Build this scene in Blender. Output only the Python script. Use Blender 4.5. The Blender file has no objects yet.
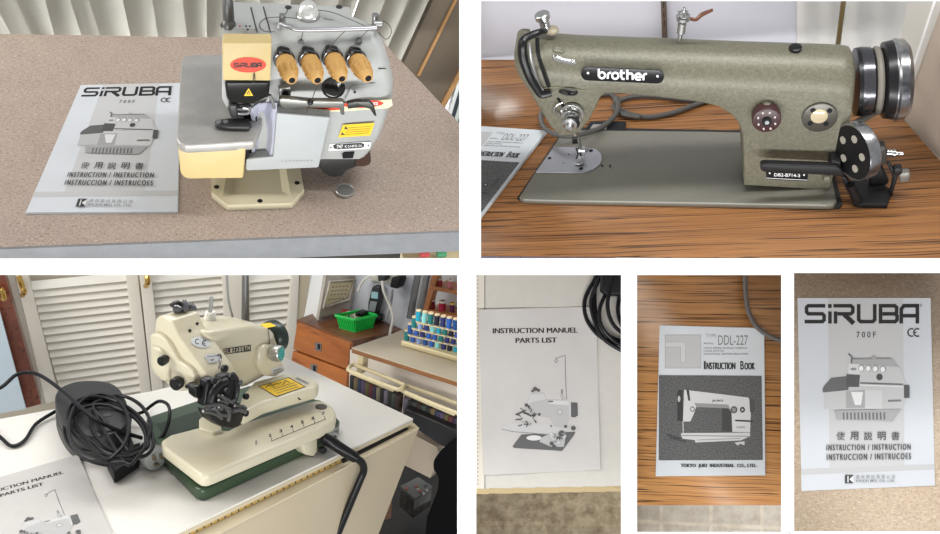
import bpy, bmesh, math, random
from mathutils import Vector, Matrix
random.seed(7)
W, H, F = 940, 534, 1100.0
sc = bpy.context.scene
COL = sc.collection
sin, cos, pi = math.sin, math.cos, math.pi
R = math.radians

# ---------------------------------------------------------------- camera
CAMP = Vector((0, 0, 2.3))
RC = Matrix.Rotation(R(90 - 46), 3, 'X')
cd = bpy.data.cameras.new('camera'); cam = bpy.data.objects.new('camera', cd); COL.objects.link(cam)
cam.location = CAMP; cam.rotation_euler = RC.to_euler()
cd.sensor_fit = 'HORIZONTAL'; cd.sensor_width = 36; cd.lens = 36 * F / W; cd.clip_start = 0.05; cd.clip_end = 60
sc.camera = cam

def ray(px, py):
    return RC @ Vector(((px - W / 2) / F, -(py - H / 2) / F, -1))

class Panel:
    """a table-top setting with its own floor, measured from one point of its table"""
    def __init__(s, c, D, pitch, yaw=0, roll=0):
        d = ray(*c); o = CAMP + d * D; d = d.normalized()
        up = RC @ Vector((0, 1, 0)); u = (up - d * up.dot(d)).normalized()
        u = Matrix.Rotation(R(roll), 3, d) @ u
        r = d.cross(u)
        p = R(pitch)
        Z = u * cos(p) - d * sin(p); Yh = d * cos(p) + u * sin(p)
        a = R(yaw)
        X = r * cos(a) + Yh * sin(a); Y = Yh * cos(a) - r * sin(a)
        m = Matrix((X, Y, Z)).transposed()
        s.R = m; s.M = Matrix.Translation(o) @ m.to_4x4(); s.I = s.M.inverted()
        s.o = s.I @ CAMP; s.Ri = m.transposed()
    def at(s, px, py, z=None, y=None, x=None, pl=None):
        d = s.Ri @ ray(px, py); o = s.o
        if z is not None: t = (z - o.z) / d.z
        elif y is not None: t = (y - o.y) / d.y
        elif x is not None: t = (x - o.x) / d.x
        else: t = (pl[0] - o).dot(pl[1]) / d.dot(pl[1])
        return o + d * t
    def poly(s, pts, **k): return [s.at(a, b, **k) for a, b in pts]
    def pix(s, v):
        q = RC.transposed() @ (s.M @ v - CAMP)
        return (W / 2 - F * q.x / q.z, H / 2 + F * q.y / q.z)
    def ppm(s, v):            # pixels per metre at a local point
        q = RC.transposed() @ (s.M @ v - CAMP); return -F / q.z

# ---------------------------------------------------------------- materials
MC = {}
def mat(name, col, rough=0.5, metal=0.0, var=0.0, scale=200, bump=0.0, bscale=None, col2=None, spec=0.5, coat=0.0, trans=0.0, alpha=1.0, emit=None, obj=False, sub=0.0):
    if name in MC: return MC[name]
    m = bpy.data.materials.new(name); m.use_nodes = True; nt = m.node_tree
    b = nt.nodes['Principled BSDF']
    def S(k, v):
        if k in b.inputs: b.inputs[k].default_value = v
    c = (*col, 1)
    S('Base Color', c); S('Roughness', rough); S('Metallic', metal); S('Specular IOR Level', spec); S('Coat Weight', coat); S('Transmission Weight', trans); S('Alpha', alpha)
    S('Coat Roughness', 0.15)
    if emit: S('Emission Color', (*emit[0], 1)); S('Emission Strength', emit[1])
    if var or bump or col2:
        tc = nt.nodes.new('ShaderNodeTexCoord')
        n = nt.nodes.new('ShaderNodeTexNoise'); n.inputs['Scale'].default_value = scale; n.inputs['Detail'].default_value = 4; n.inputs['Roughness'].default_value = .65
        nt.links.new(tc.outputs['Object'], n.inputs['Vector'])
        rp = nt.nodes.new('ShaderNodeValToRGB'); rp.color_ramp.elements[0].position = .35; rp.color_ramp.elements[1].position = .65
        c2 = col2 if col2 else tuple(x * (1 - var) for x in col)
        rp.color_ramp.elements[0].color = (*c2, 1); rp.color_ramp.elements[1].color = c
        nt.links.new(n.outputs['Fac'], rp.inputs['Fac']); nt.links.new(rp.outputs['Color'], b.inputs['Base Color'])
        if bump:
            n2 = nt.nodes.new('ShaderNodeTexNoise'); n2.inputs['Scale'].default_value = bscale or scale; n2.inputs['Detail'].default_value = 2
            nt.links.new(tc.outputs['Object'], n2.inputs['Vector'])
            bp = nt.nodes.new('ShaderNodeBump'); bp.inputs['Strength'].default_value = bump; bp.inputs['Distance'].default_value = .001
            nt.links.new(n2.outputs['Fac'], bp.inputs['Height']); nt.links.new(bp.outputs['Normal'], b.inputs['Normal'])
    MC[name] = m; return m

def wood(name, light, mid, dark, sy=55, sx=3.0, rough=.35, rot=0, dist=1.2, dense=.5):
    """laminate with long streaks running along local X"""
    if name in MC: return MC[name]
    m = bpy.data.materials.new(name); m.use_nodes = True; nt = m.node_tree; b = nt.nodes['Principled BSDF']
    N = nt.nodes.new; L = nt.links.new
    tc = N('ShaderNodeTexCoord'); mp = N('ShaderNodeMapping'); mp.inputs['Rotation'].default_value = (0, 0, R(rot)); L(tc.outputs['Object'], mp.inputs['Vector'])
    # gentle waviness
    nw = N('ShaderNodeTexNoise'); nw.inputs['Scale'].default_value = 5; nw.inputs['Detail'].default_value = 1; L(mp.outputs[0], nw.inputs['Vector'])
    sb = N('ShaderNodeVectorMath'); sb.operation = 'SUBTRACT'; sb.inputs[1].default_value = (.5, .5, .5); L(nw.outputs['Color'], sb.inputs[0])
    ms = N('ShaderNodeVectorMath'); ms.operation = 'SCALE'; ms.inputs['Scale'].default_value = .03 * dist; L(sb.outputs[0], ms.inputs[0])
    ad = N('ShaderNodeVectorMath'); ad.operation = 'ADD'; L(mp.outputs[0], ad.inputs[0]); L(ms.outputs[0], ad.inputs[1])
    m2 = N('ShaderNodeMapping'); m2.inputs['Scale'].default_value = (sx, sy, sy); L(ad.outputs[0], m2.inputs['Vector'])
    n1 = N('ShaderNodeTexNoise'); n1.inputs['Scale'].default_value = 1; n1.inputs['Detail'].default_value = 4; n1.inputs['Roughness'].default_value = .6; L(m2.outputs[0], n1.inputs['Vector'])
    rp = N('ShaderNodeValToRGB'); e = rp.color_ramp.elements
    e[0].position = .30; e[0].color = (*mid, 1); e[1].position = .72; e[1].color = (*light, 1)
    L(n1.outputs['Fac'], rp.inputs['Fac'])
    m3 = N('ShaderNodeMapping'); m3.inputs['Scale'].default_value = (sx * 1.3, sy * 2.2, sy * 2.2); m3.inputs['Location'].default_value = (3, 7, 2); L(ad.outputs[0], m3.inputs['Vector'])
    n3 = N('ShaderNodeTexNoise'); n3.inputs['Scale'].default_value = 1; n3.inputs['Detail'].default_value = 2; L(m3.outputs[0], n3.inputs['Vector'])
    r3 = N('ShaderNodeValToRGB'); r3.color_ramp.elements[0].position = dense + .08; r3.color_ramp.elements[0].color = (0, 0, 0, 1); r3.color_ramp.elements[1].position = dense + .2; r3.color_ramp.elements[1].color = (1, 1, 1, 1); L(n3.outputs['Fac'], r3.inputs['Fac'])
    mx = N('ShaderNodeMix'); mx.data_type = 'RGBA'; L(r3.outputs['Color'], mx.inputs['Factor']); L(rp.outputs['Color'], mx.inputs[6]); mx.inputs[7].default_value = (*dark, 1)
    L(mx.outputs[2], b.inputs['Base Color']); b.inputs['Roughness'].default_value = rough
    MC[name] = m; return m

def speckle(name, base, dark, light, s=900):
    """printed laminate: beige ground with fine short dark and light flecks"""
    if name in MC: return MC[name]
    m = bpy.data.materials.new(name); m.use_nodes = True; nt = m.node_tree; b = nt.nodes['Principled BSDF']
    N = nt.nodes.new; L = nt.links.new
    tc = N('ShaderNodeTexCoord')
    def band(sc3, lo, hi, seed):
        mp = N('ShaderNodeMapping'); mp.inputs['Scale'].default_value = sc3; mp.inputs['Location'].default_value = (seed, seed * 2, 0); L(tc.outputs['Object'], mp.inputs['Vector'])
        n = N('ShaderNodeTexNoise'); n.inputs['Scale'].default_value = 1; n.inputs['Detail'].default_value = 2; L(mp.outputs[0], n.inputs['Vector'])
        r = N('ShaderNodeMapRange'); r.inputs['From Min'].default_value = lo; r.inputs['From Max'].default_value = hi; L(n.outputs['Fac'], r.inputs['Value']); return r.outputs[0]
    f1 = band((s, s * .35, s), .52, .72, 1); f2 = band((s * .3, s, s), .5, .72, 5); f3 = band((25, 25, 25), .35, .7, 9)
    def mix(f, a, c):
        mx = N('ShaderNodeMix'); mx.data_type = 'RGBA'; L(f, mx.inputs['Factor'])
        if isinstance(a, tuple): mx.inputs[6].default_value = (*a, 1)
        else: L(a, mx.inputs[6])
        mx.inputs[7].default_value = (*c, 1); return mx.outputs[2]
    c = mix(f3, base, tuple(x * .9 for x in base)); c = mix(f1, c, dark); c = mix(f2, c, light)
    L(c, b.inputs['Base Color']); b.inputs['Roughness'].default_value = .5
    MC[name] = m; return m

def ink(v):
    v = (v, v, v) if isinstance(v, (int, float)) else tuple(v)
    k = 'ink_%.2f_%.2f_%.2f' % v
    return mat(k, v, .55)

# ---------------------------------------------------------------- mesh builder
class MB:
    def __init__(s): s.bm = bmesh.new(); s.mats = []
    def mi(s, m):
        if m is None: return 0
        if m not in s.mats: s.mats.append(m)
        return s.mats.index(m)
    def _fin(s, faces, m):
        i = s.mi(m)
        for f in faces: f.material_index = i
    def prism(s, pts, vec, m=None, bev=0, seg=3, taper=None, bevall=True):
        bm = s.bm; vec = Vector(vec); n = len(pts)
        pts = [Vector(p) for p in pts]
        c = sum(pts, Vector()) / n
        b2 = [p + vec for p in pts]
        if taper: b2 = [c + vec + (p - c) * taper for p in pts]
        A = [bm.verts.new(p) for p in pts]; B = [bm.verts.new(p) for p in b2]
        fs = [bm.faces.new(A), bm.faces.new(B[::-1])]
        for i in range(n):
            j = (i + 1) % n; fs.append(bm.faces.new((A[i], B[i], B[j], A[j])))
        bmesh.ops.recalc_face_normals(bm, faces=fs)
        s._fin(fs, m)
        if bev:
            es = set()
            for f in (fs[:2] if bevall != 'front' else fs[:1]): es.update(f.edges)
            if bevall is True: es.update(e for f in fs[2:] for e in f.edges)
            r = bmesh.ops.bevel(bm, geom=list(es), offset=bev, segments=seg, affect='EDGES', profile=.5, clamp_overlap=True)
            for f in r['faces']: f.material_index = s.mi(m)
        return s
    def box(s, c, size, m=None, bev=0, ax=None, seg=2):
        c = Vector(c); X, Y, Z = ax if ax else (Vector((1, 0, 0)), Vector((0, 1, 0)), Vector((0, 0, 1)))
        a, b, d = (v / 2 for v in size)
        p = [c - X * a - Y * b - Z * d, c + X * a - Y * b - Z * d, c + X * a + Y * b - Z * d, c - X * a + Y * b - Z * d]
        return s.prism(p, Z * (2 * d), m, bev, seg)
    def lathe(s, o, ax, prof, m=None, n=28, cap=True):
        """prof: list of (t along ax, r) or (t, r, material)"""
        o = Vector(o); ax = Vector(ax).normalized()
        u = ax.orthogonal().normalized(); v = ax.cross(u); bm = s.bm
        rings = []
        for q in prof:
            rings.append([bm.verts.new(o + ax * q[0] + (u * cos(2 * pi * k / n) + v * sin(2 * pi * k / n)) * max(q[1], 1e-5)) for k in range(n)])
        fs = []
        for i in range(len(rings) - 1):
            mm = prof[i + 1][2] if len(prof[i + 1]) > 2 else m
            g = [bm.faces.new((rings[i][k], rings[i][(k + 1) % n], rings[i + 1][(k + 1) % n], rings[i + 1][k])) for k in range(n)]
            s._fin(g, mm); fs += g
        if cap:
            g = [bm.faces.new(rings[0][::-1])]; s._fin(g, prof[0][2] if len(prof[0]) > 2 else m); fs += g
            g = [bm.faces.new(rings[-1])]; s._fin(g, prof[-1][2] if len(prof[-1]) > 2 else m); fs += g
        bmesh.ops.recalc_face_normals(bm, faces=fs)
        return s
    def cyl(s, a, b, r, m=None, r2=None, n=24, bev=0):
        a = Vector(a); b = Vector(b); L = (b - a).length; r2 = r if r2 is None else r2
        if bev: pr = [(0, r - bev), (bev * .3, r - bev * .3), (bev, r), (L - bev, r2), (L - bev * .3, r2 - bev * .3), (L, r2 - bev)]
        else: pr = [(0, r), (L, r2)]
        return s.lathe(a, b - a, pr, m, n)
    def ball(s, c, r, m=None, sc=(1, 1, 1), n=20):
        g = bmesh.ops.create_uvsphere(s.bm, u_segments=n, v_segments=n // 2, radius=r, matrix=Matrix.Translation(Vector(c)) @ Matrix.Diagonal((*sc, 1)))
        fs = {f for v in g['verts'] for f in v.link_faces}; s._fin(fs, m); return s
    def tube(s, pts, r, m=None, n=8, closed=False, sub=6, flat=1.0):
        pts = [Vector(p) for p in pts]
        rr = r if isinstance(r, (list, tuple)) else [r] * len(pts)
        if sub > 1 and len(pts) > 2:
            P = []; Q = []; N = len(pts); rng = N if closed else N - 1
            for i in range(rng):
                g = lambda k: pts[k % N] if closed else pts[max(0, min(N - 1, k))]
                p0, p1, p2, p3 = g(i - 1), g(i), g(i + 1), g(i + 2)
                for k in range(sub):
                    t = k / sub
                    P.append(.5 * ((2 * p1) + (p2 - p0) * t + (2 * p0 - 5 * p1 + 4 * p2 - p3) * t * t + (3 * p1 - p0 - 3 * p2 + p3) * t ** 3))
                    Q.append(rr[i] * (1 - t) + rr[(i + 1) % N] * t)
            if not closed: P.append(pts[-1]); Q.append(rr[-1])
            pts, rr = P, Q
        bm = s.bm; N = len(pts); rings = []; u = None
        for i, p in enumerate(pts):
            a = pts[(i - 1) % N] if (closed or i) else p; b = pts[(i + 1) % N] if (closed or i < N - 1) else p
            t = (b - a).normalized()
            if u is None: u = t.orthogonal().normalized()
            else: u = (u - t * u.dot(t)).normalized()
            v = t.cross(u)
            rings.append([bm.verts.new(p + (u * cos(2 * pi * k / n) + v * sin(2 * pi * k / n) * flat) * rr[i]) for k in range(n)])
        fs = []
        for i in range(N if closed else N - 1):
            A, B = rings[i], rings[(i + 1) % N]
            fs += [bm.faces.new((A[k], A[(k + 1) % n], B[(k + 1) % n], B[k])) for k in range(n)]
        if not closed: fs += [bm.faces.new(rings[0][::-1]), bm.faces.new(rings[-1])]
        bmesh.ops.recalc_face_normals(bm, faces=fs)
        s._fin(fs, m); return s
    def face(s, pts, m=None):
        f = s.bm.faces.new([s.bm.verts.new(Vector(p)) for p in pts]); s._fin([f], m); return s
    def grid(s, rows, m=None):
        bm = s.bm; V = [[bm.verts.new(Vector(p)) for p in r] for r in rows]; fs = []
        for i in range(len(V) - 1):
            for j in range(len(V[0]) - 1): fs.append(bm.faces.new((V[i][j], V[i][j + 1], V[i + 1][j + 1], V[i + 1][j])))
        s._fin(fs, m); return fs
    def loft(s, secs, m=None, cap=True):
        bm = s.bm; V = [[bm.verts.new(Vector(p)) for p in r] for r in secs]; n = len(V[0]); fs = []
        for i in range(len(V) - 1):
            for j in range(n): fs.append(bm.faces.new((V[i][j], V[i][(j + 1) % n], V[i + 1][(j + 1) % n], V[i + 1][j])))
        if cap: fs += [bm.faces.new(V[0][::-1]), bm.faces.new(V[-1])]
        bmesh.ops.recalc_face_normals(bm, faces=fs); s._fin(fs, m); return s
    def clip(s, P, px=None, py=None, keep=1):
        """cut where a wall of the display ends: keep=1 keeps larger pixel values"""
        if px is not None: a, b = ray(px, 0), ray(px, H)
        else: a, b = ray(W, py), ray(0, py)
        n = P.Ri @ a.cross(b)
        q = P.Ri @ ray(px + 5 if px is not None else W / 2, py + 5 if py is not None else H / 2)
        if n.dot(q) < 0: n = -n
        if keep < 0: n = -n
        bmesh.ops.bisect_plane(s.bm, geom=s.bm.verts[:] + s.bm.edges[:] + s.bm.faces[:], plane_co=P.o, plane_no=n, clear_inner=True)
        return s

class Thing:
    def __init__(s, P, name, label, cat, base=(0, 0, 0), group=None):
        s.P = P; s.base = Vector(base)
        o = bpy.data.objects.new(name, None); COL.objects.link(o); o.empty_display_size = .05
        o.matrix_world = P.M @ Matrix.Translation(s.base)
        o['label'] = label; o['category'] = cat
        if group: o['group'] = group
        s.o = o
    def part(s, name, mb, m=None, label=None, parent=None, smooth=35, kind=None):
        o = link_mesh(name, mb, m, s.base, smooth)
        o.parent = parent or s.o
        if label: o['label'] = label
        if kind: o['kind'] = kind
        return o

def link_mesh(name, mb, m, base, smooth=35):
    me = bpy.data.meshes.new(name)
    bmesh.ops.translate(mb.bm, verts=mb.bm.verts[:], vec=-Vector(base))
    mb.bm.to_mesh(me); mb.bm.free()
    ms = mb.mats if mb.mats else [m]
    if mb.mats and m is not None and mb.mats[0] is None: ms[0] = m
    for x in ms: me.materials.append(x)
    if smooth:
        me.polygons.foreach_set('use_smooth', [True] * len(me.polygons))
        me.set_sharp_from_angle(angle=R(smooth))
    o = bpy.data.objects.new(name, me); COL.objects.link(o); return o

def single(P, name, mb, m, label, cat, base=None, group=None, smooth=35, kind=None):
    if base is None:
        vs = mb.bm.verts
        base = Vector((sum(v.co.x for v in vs) / len(vs), sum(v.co.y for v in vs) / len(vs), min(v.co.z for v in vs)))
    o = link_mesh(name, mb, m, base, smooth); o.matrix_world = P.M @ Matrix.Translation(Vector(base))
    o['label'] = label; o['category'] = cat
    if group: o['group'] = group
    if kind: o['kind'] = kind
    return o

def struct(P, name, mb, m, smooth=35):
    o = link_mesh(name, mb, m, (0, 0, 0), smooth); o.matrix_world = P.M if P else Matrix.Identity(4)
    o['kind'] = 'structure'; return o

def dup(root, M, label=None, group=None):
    r = root.copy(); COL.objects.link(r); r.matrix_world = M
    if label: r['label'] = label
    if group: r['group'] = group
    for ch in list(root.children):
        c = ch.copy(); COL.objects.link(c); c.parent = r
        for g in list(ch.children):
            d = g.copy(); COL.objects.link(d); d.parent = c
    return r

# ---------------------------------------------------------------- print on paper
def solve(A, b):
    n = len(b); M_ = [r[:] + [b[i]] for i, r in enumerate(A)]
    for i in range(n):
        p = max(range(i, n), key=lambda k: abs(M_[k][i])); M_[i], M_[p] = M_[p], M_[i]
        for k in range(i + 1, n):
            f = M_[k][i] / M_[i][i]
            for j in range(i, n + 1): M_[k][j] -= f * M_[i][j]
    x = [0] * n
    for i in range(n - 1, -1, -1): x[i] = (M_[i][n] - sum(M_[i][j] * x[j] for j in range(i + 1, n))) / M_[i][i]
    return x
def homog(src, dst):
    A = []; b = []
    for (x, y), (u, v) in zip(src, dst):
        A.append([x, y, 1, 0, 0, 0, -u * x, -u * y]); b.append(u)
        A.append([0, 0, 0, x, y, 1, -v * x, -v * y]); b.append(v)
    h = solve(A, b)
    return lambda x, y: ((h[0] * x + h[1] * y + h[2]) / (h[6] * x + h[7] * y + 1), (h[3] * x + h[4] * y + h[5]) / (h[6] * x + h[7] * y + 1))

TXT = {}
def text_tris(s, bold=0.0, sp=1.0):
    k = (s, bold, sp)
    if k in TXT: return TXT[k]
    cu = bpy.data.curves.new('t', 'FONT'); cu.body = s; cu.size = 1; cu.resolution_u = 3; cu.offset = bold; cu.space_character = sp
    o = bpy.data.objects.new('t', cu); COL.objects.link(o)
    dg = bpy.context.evaluated_depsgraph_get(); dg.update()
    me = bpy.data.meshes.new_from_object(o.evaluated_get(dg))
    V = [(v.co.x, v.co.y) for v in me.vertices]; Fs = [tuple(p.vertices) for p in me.polygons]
    bpy.data.objects.remove(o); bpy.data.curves.remove(cu); bpy.data.meshes.remove(me)
    x0 = min(v[0] for v in V); x1 = max(v[0] for v in V); y0 = min(v[1] for v in V); y1 = max(v[1] for v in V)
    V = [((x - x0) / (x1 - x0), (y - y0) / (y1 - y0)) for x, y in V]
    TXT[k] = (V, Fs); return TXT[k]

class Ink:
    """flat print: layers of ink laid on a surface. fn(x, y, layer) -> 3D point"""
    def __init__(s, fn, step=True): s.fn = fn; s.mb = MB(); s.k = 0; s.step = step
    def _up(s): s.k += 1
    def poly(s, pts, v):
        s._up(); bm = s.mb.bm
        vs = [bm.verts.new(s.fn(x, y, s.k)) for x, y in pts]
        f = bm.faces.new(vs); s.mb._fin([f], v if isinstance(v, bpy.types.Material) else ink(v)); return s
    def rect(s, x0, y0, x1, y1, v): return s.poly([(x0, y0), (x1, y0), (x1, y1), (x0, y1)], v)
    def ell(s, x, y, a, b, v, n=20): return s.poly([(x + a * cos(2 * pi * k / n), y + b * sin(2 * pi * k / n)) for k in range(n)], v)
    def line(s, pts, w, v, closed=False):
        s._up(); bm = s.mb.bm; n = len(pts); L = []; Rr = []
        for i, (x, y) in enumerate(pts):
            a = pts[(i - 1) % n] if (i or closed) else pts[i]; b = pts[(i + 1) % n] if (i < n - 1 or closed) else pts[i]
            d1 = Vector((x - a[0], y - a[1])); d2 = Vector((b[0] - x, b[1] - y))
            if d1.length == 0: d1 = d2
            if d2.length == 0: d2 = d1
            d1 = d1.normalized(); d2 = d2.normalized(); t = (d1 + d2)
            t = t.normalized() if t.length > 1e-6 else d1
            nn = Vector((-t.y, t.x)); c = max(.5, nn.dot(Vector((-d1.y, d1.x))))
            L.append(bm.verts.new(s.fn(x + nn.x * w / 2 / c, y + nn.y * w / 2 / c, s.k))); Rr.append(bm.verts.new(s.fn(x - nn.x * w / 2 / c, y - nn.y * w / 2 / c, s.k)))
        fs = []
        for i in range(n if closed else n - 1):
            j = (i + 1) % n; fs.append(bm.faces.new((L[i], L[j], Rr[j], Rr[i])))
        s.mb._fin(fs, v if isinstance(v, bpy.types.Material) else ink(v)); return s
    def text(s, t, x0, y0, x1, y1, v, bold=0.0, skew=0, dy=0, sp=1.0):
        """box x0..x1, top y0, bottom y1 (pixel-like, y down); dy: rise of the right end"""
        s._up(); V, Fs = text_tris(t, bold, sp); bm = s.mb.bm
        vs = [bm.verts.new(s.fn(x0 + (x1 - x0) * a + skew * b, y1 + (y0 - y1) * b + dy * a, s.k)) for a, b in V]
        g = []
        for f in Fs:
            try: g.append(bm.faces.new([vs[i] for i in f]))
            except ValueError: pass
        s.mb._fin(g, v if isinstance(v, bpy.types.Material) else ink(v)); return s
    def btext(s, t, x0, y0, x1, y1, v, w=.35, **k):
        for dx in (0, w / 2, w): s.text(t, x0 + dx - w / 2, y0, x1 + dx - w / 2, y1, v, **k)
        return s
    def done(s): return s.mb
# ---------------------------------------------------------------- the six settings
P1 = Panel((285, 200), 1.50, 42, roll=0)
P2 = Panel((680, 202), 1.63, 40, roll=-1.8)
P3 = Panel((205, 495), 1.85, 30, yaw=45)
P3b = Panel((205, 495), 1.85, 30, yaw=6)
P4 = Panel((545, 390), 1.95, 84)
P5 = Panel((711, 400), 1.95, 85)
P6 = Panel((867, 395), 1.70, 86)
PB = Panel((470, 267), 1.0, 90)          # the white display wall, facing the viewer

# printed covers --------------------------------------------------------------
Q6 = [(797.5, 298), (930.5, 298), (935, 485.5), (801.5, 491)]
Q5 = [(660, 325.5), (764, 328.5), (765, 474.7), (656, 475.7)]
Q4 = [(478.5, 309.7), (596, 306.6), (600.4, 469.7), (483.8, 475.2)]

def cover_overlocker(I, pap=.58):
    c = lambda X, Y: (790 + X / 4.107, 270 + Y / 4.107)
    C = lambda pts: [c(*p) for p in pts]
    K = .012; w = 15 / 4.107
    I.poly([(828, 299), (903, 299), (904.5, 468), (829.5, 470)], pap * .86)
    I.poly([(801.2, 469), (934.2, 464), (934.4, 469.5), (801.3, 475)], pap * .82)
    for st in ([(145, 147), (75, 147), (68, 154), (68, 172), (75, 180), (133, 180), (140, 187), (140, 205), (133, 212), (60, 212)],
               [(164, 170), (164, 220)], [(164, 140), (164, 156)],
               [(178, 147), (250, 147), (258, 154), (258, 172), (250, 180), (195, 180)], [(187, 170), (187, 220)], [(222, 182), (262, 220)],
               [(282, 140), (282, 204), (290, 212), (340, 212), (348, 204), (348, 140)],
               [(372, 147), (430, 147), (438, 154), (438, 173), (431, 180), (380, 180)], [(431, 180), (440, 188), (440, 204), (432, 212), (372, 212)], [(372, 140), (372, 220)],
               [(457, 220), (457, 160), (468, 147), (523, 147), (523, 220)], [(457, 188), (523, 188)]):
        I.line(C(st), w if not (st == [(222, 182), (262, 220)]) else w * 1.3, K)
    I.text('®', 919.6, 304, 922, 306.6, .1)
    I.text('7 0 0 F', 856.5, 331.6, 875.7, 337.6, .05, .01)
    for cx in (911.5, 917.3):
        I.line([(cx + 3.6 * cos(R(a)), 332.5 + 3.8 * sin(R(a))) for a in range(300, 59, -20)], 1.3, .03)
    I.line([(914.2, 332.5), (916.5, 332.5)], 1.1, .03)
    h = lambda pts: [(470 + a / 2, 267 + b / 2) for a, b in pts]
    I.poly(h([(757, 192), (760, 184), (845, 183), (862, 205), (872, 232), (872, 262), (866, 284), (708, 284), (708, 248), (757, 240)]), pap * .88)
    I.poly(h([(760, 184), (845, 183), (858, 200), (812, 197), (762, 196)]), pap * .62)
    I.poly(h([(705, 245), (708, 238), (722, 222), (757, 218), (757, 246), (706, 251)]), .10)
    I.poly(h([(708, 251), (752, 248), (752, 282), (710, 284)]), .42)
    I.poly(h([(752, 248), (790, 246), (790, 282), (752, 282)]), .3)
    I.poly(h([(762, 250), (786, 250), (782, 276), (770, 276)]), .62)
    I.poly(h([(790, 246), (824, 246), (824, 284), (790, 284)]), .48)
    I.poly(h([(753, 214), (780, 216), (778, 240), (752, 240)]), .07)
    I.poly(h([(758, 194), (779, 194), (779, 214), (756, 214)]), .5)
    I.ell(470 + 767 / 2, 267 + 204 / 2, 3.2, 1.4, .2)
    for x, y in ((783, 202), (797, 202), (811, 203), (826, 204)):
        I.ell(470 + x / 2, 267 + y / 2, 3.2, 3.5, .25); I.ell(470 + x / 2 - .3, 267 + y / 2 + .4, 2.2, 2.6, .66)
    I.ell(470 + 819 / 2, 267 + 220 / 2, 3.2, 3.3, .05)
    I.line(h([(780, 232), (866, 235)]), 1.4, .12); I.line(h([(780, 236), (866, 239)]), .8, .7)
    I.poly(h([(868, 236), (879, 237), (879, 262), (868, 262)]), .07)
    I.line(h([(757, 174), (764, 180), (763, 192)]), 1.3, .1)
    I.line(h([(765, 184), (840, 183)]), 1.0, .2)
    I.ell(470 + 808 / 2, 267 + 181 / 2, 2.3, 1.6, .3)
    I.line(h([(836, 268), (862, 267)]), 1.7, .15)
    I.poly(h([(728, 287), (862, 284), (845, 308), (733, 305)]), .3)
    for k in range(12):
        x = 747 + k * 7.4; I.line(h([(x, 291), (x + .5, 305)]), 1.5, .1)
    for k, ch in enumerate('使用説明書'):
        x = 836.5 + k * 13.7; I.text(ch, x, 431.8, x + 8.2, 440.2, .05, 0 if k == 0 else .008)
    I.btext('INSTRUCTION / INSTRUCTION', 826.6, 444.8, 910.5, 450.6, .05, .45, dy=-.8, sp=1.35)
    I.btext('INSTRUCCION / INSTRUCOES', 826.8, 454.2, 910.8, 460.2, .05, .45, dy=-1, sp=1.35)
    I.poly([(845, 475.2), (853.4, 475), (853.4, 483), (845, 483.4)], .03)
    I.line([(848, 476), (848, 482.4)], 1.1, .6); I.poly([(853.4, 475.6), (853.4, 482.6), (849.4, 479.2)], .6)
    I.text('高 林 股 份 有 限 公 司', 856, 475, 895, 478.6, .15); I.text('KAULIN MFG. CO., LTD.', 856, 479.8, 895, 482.4, .15, .02)

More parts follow.
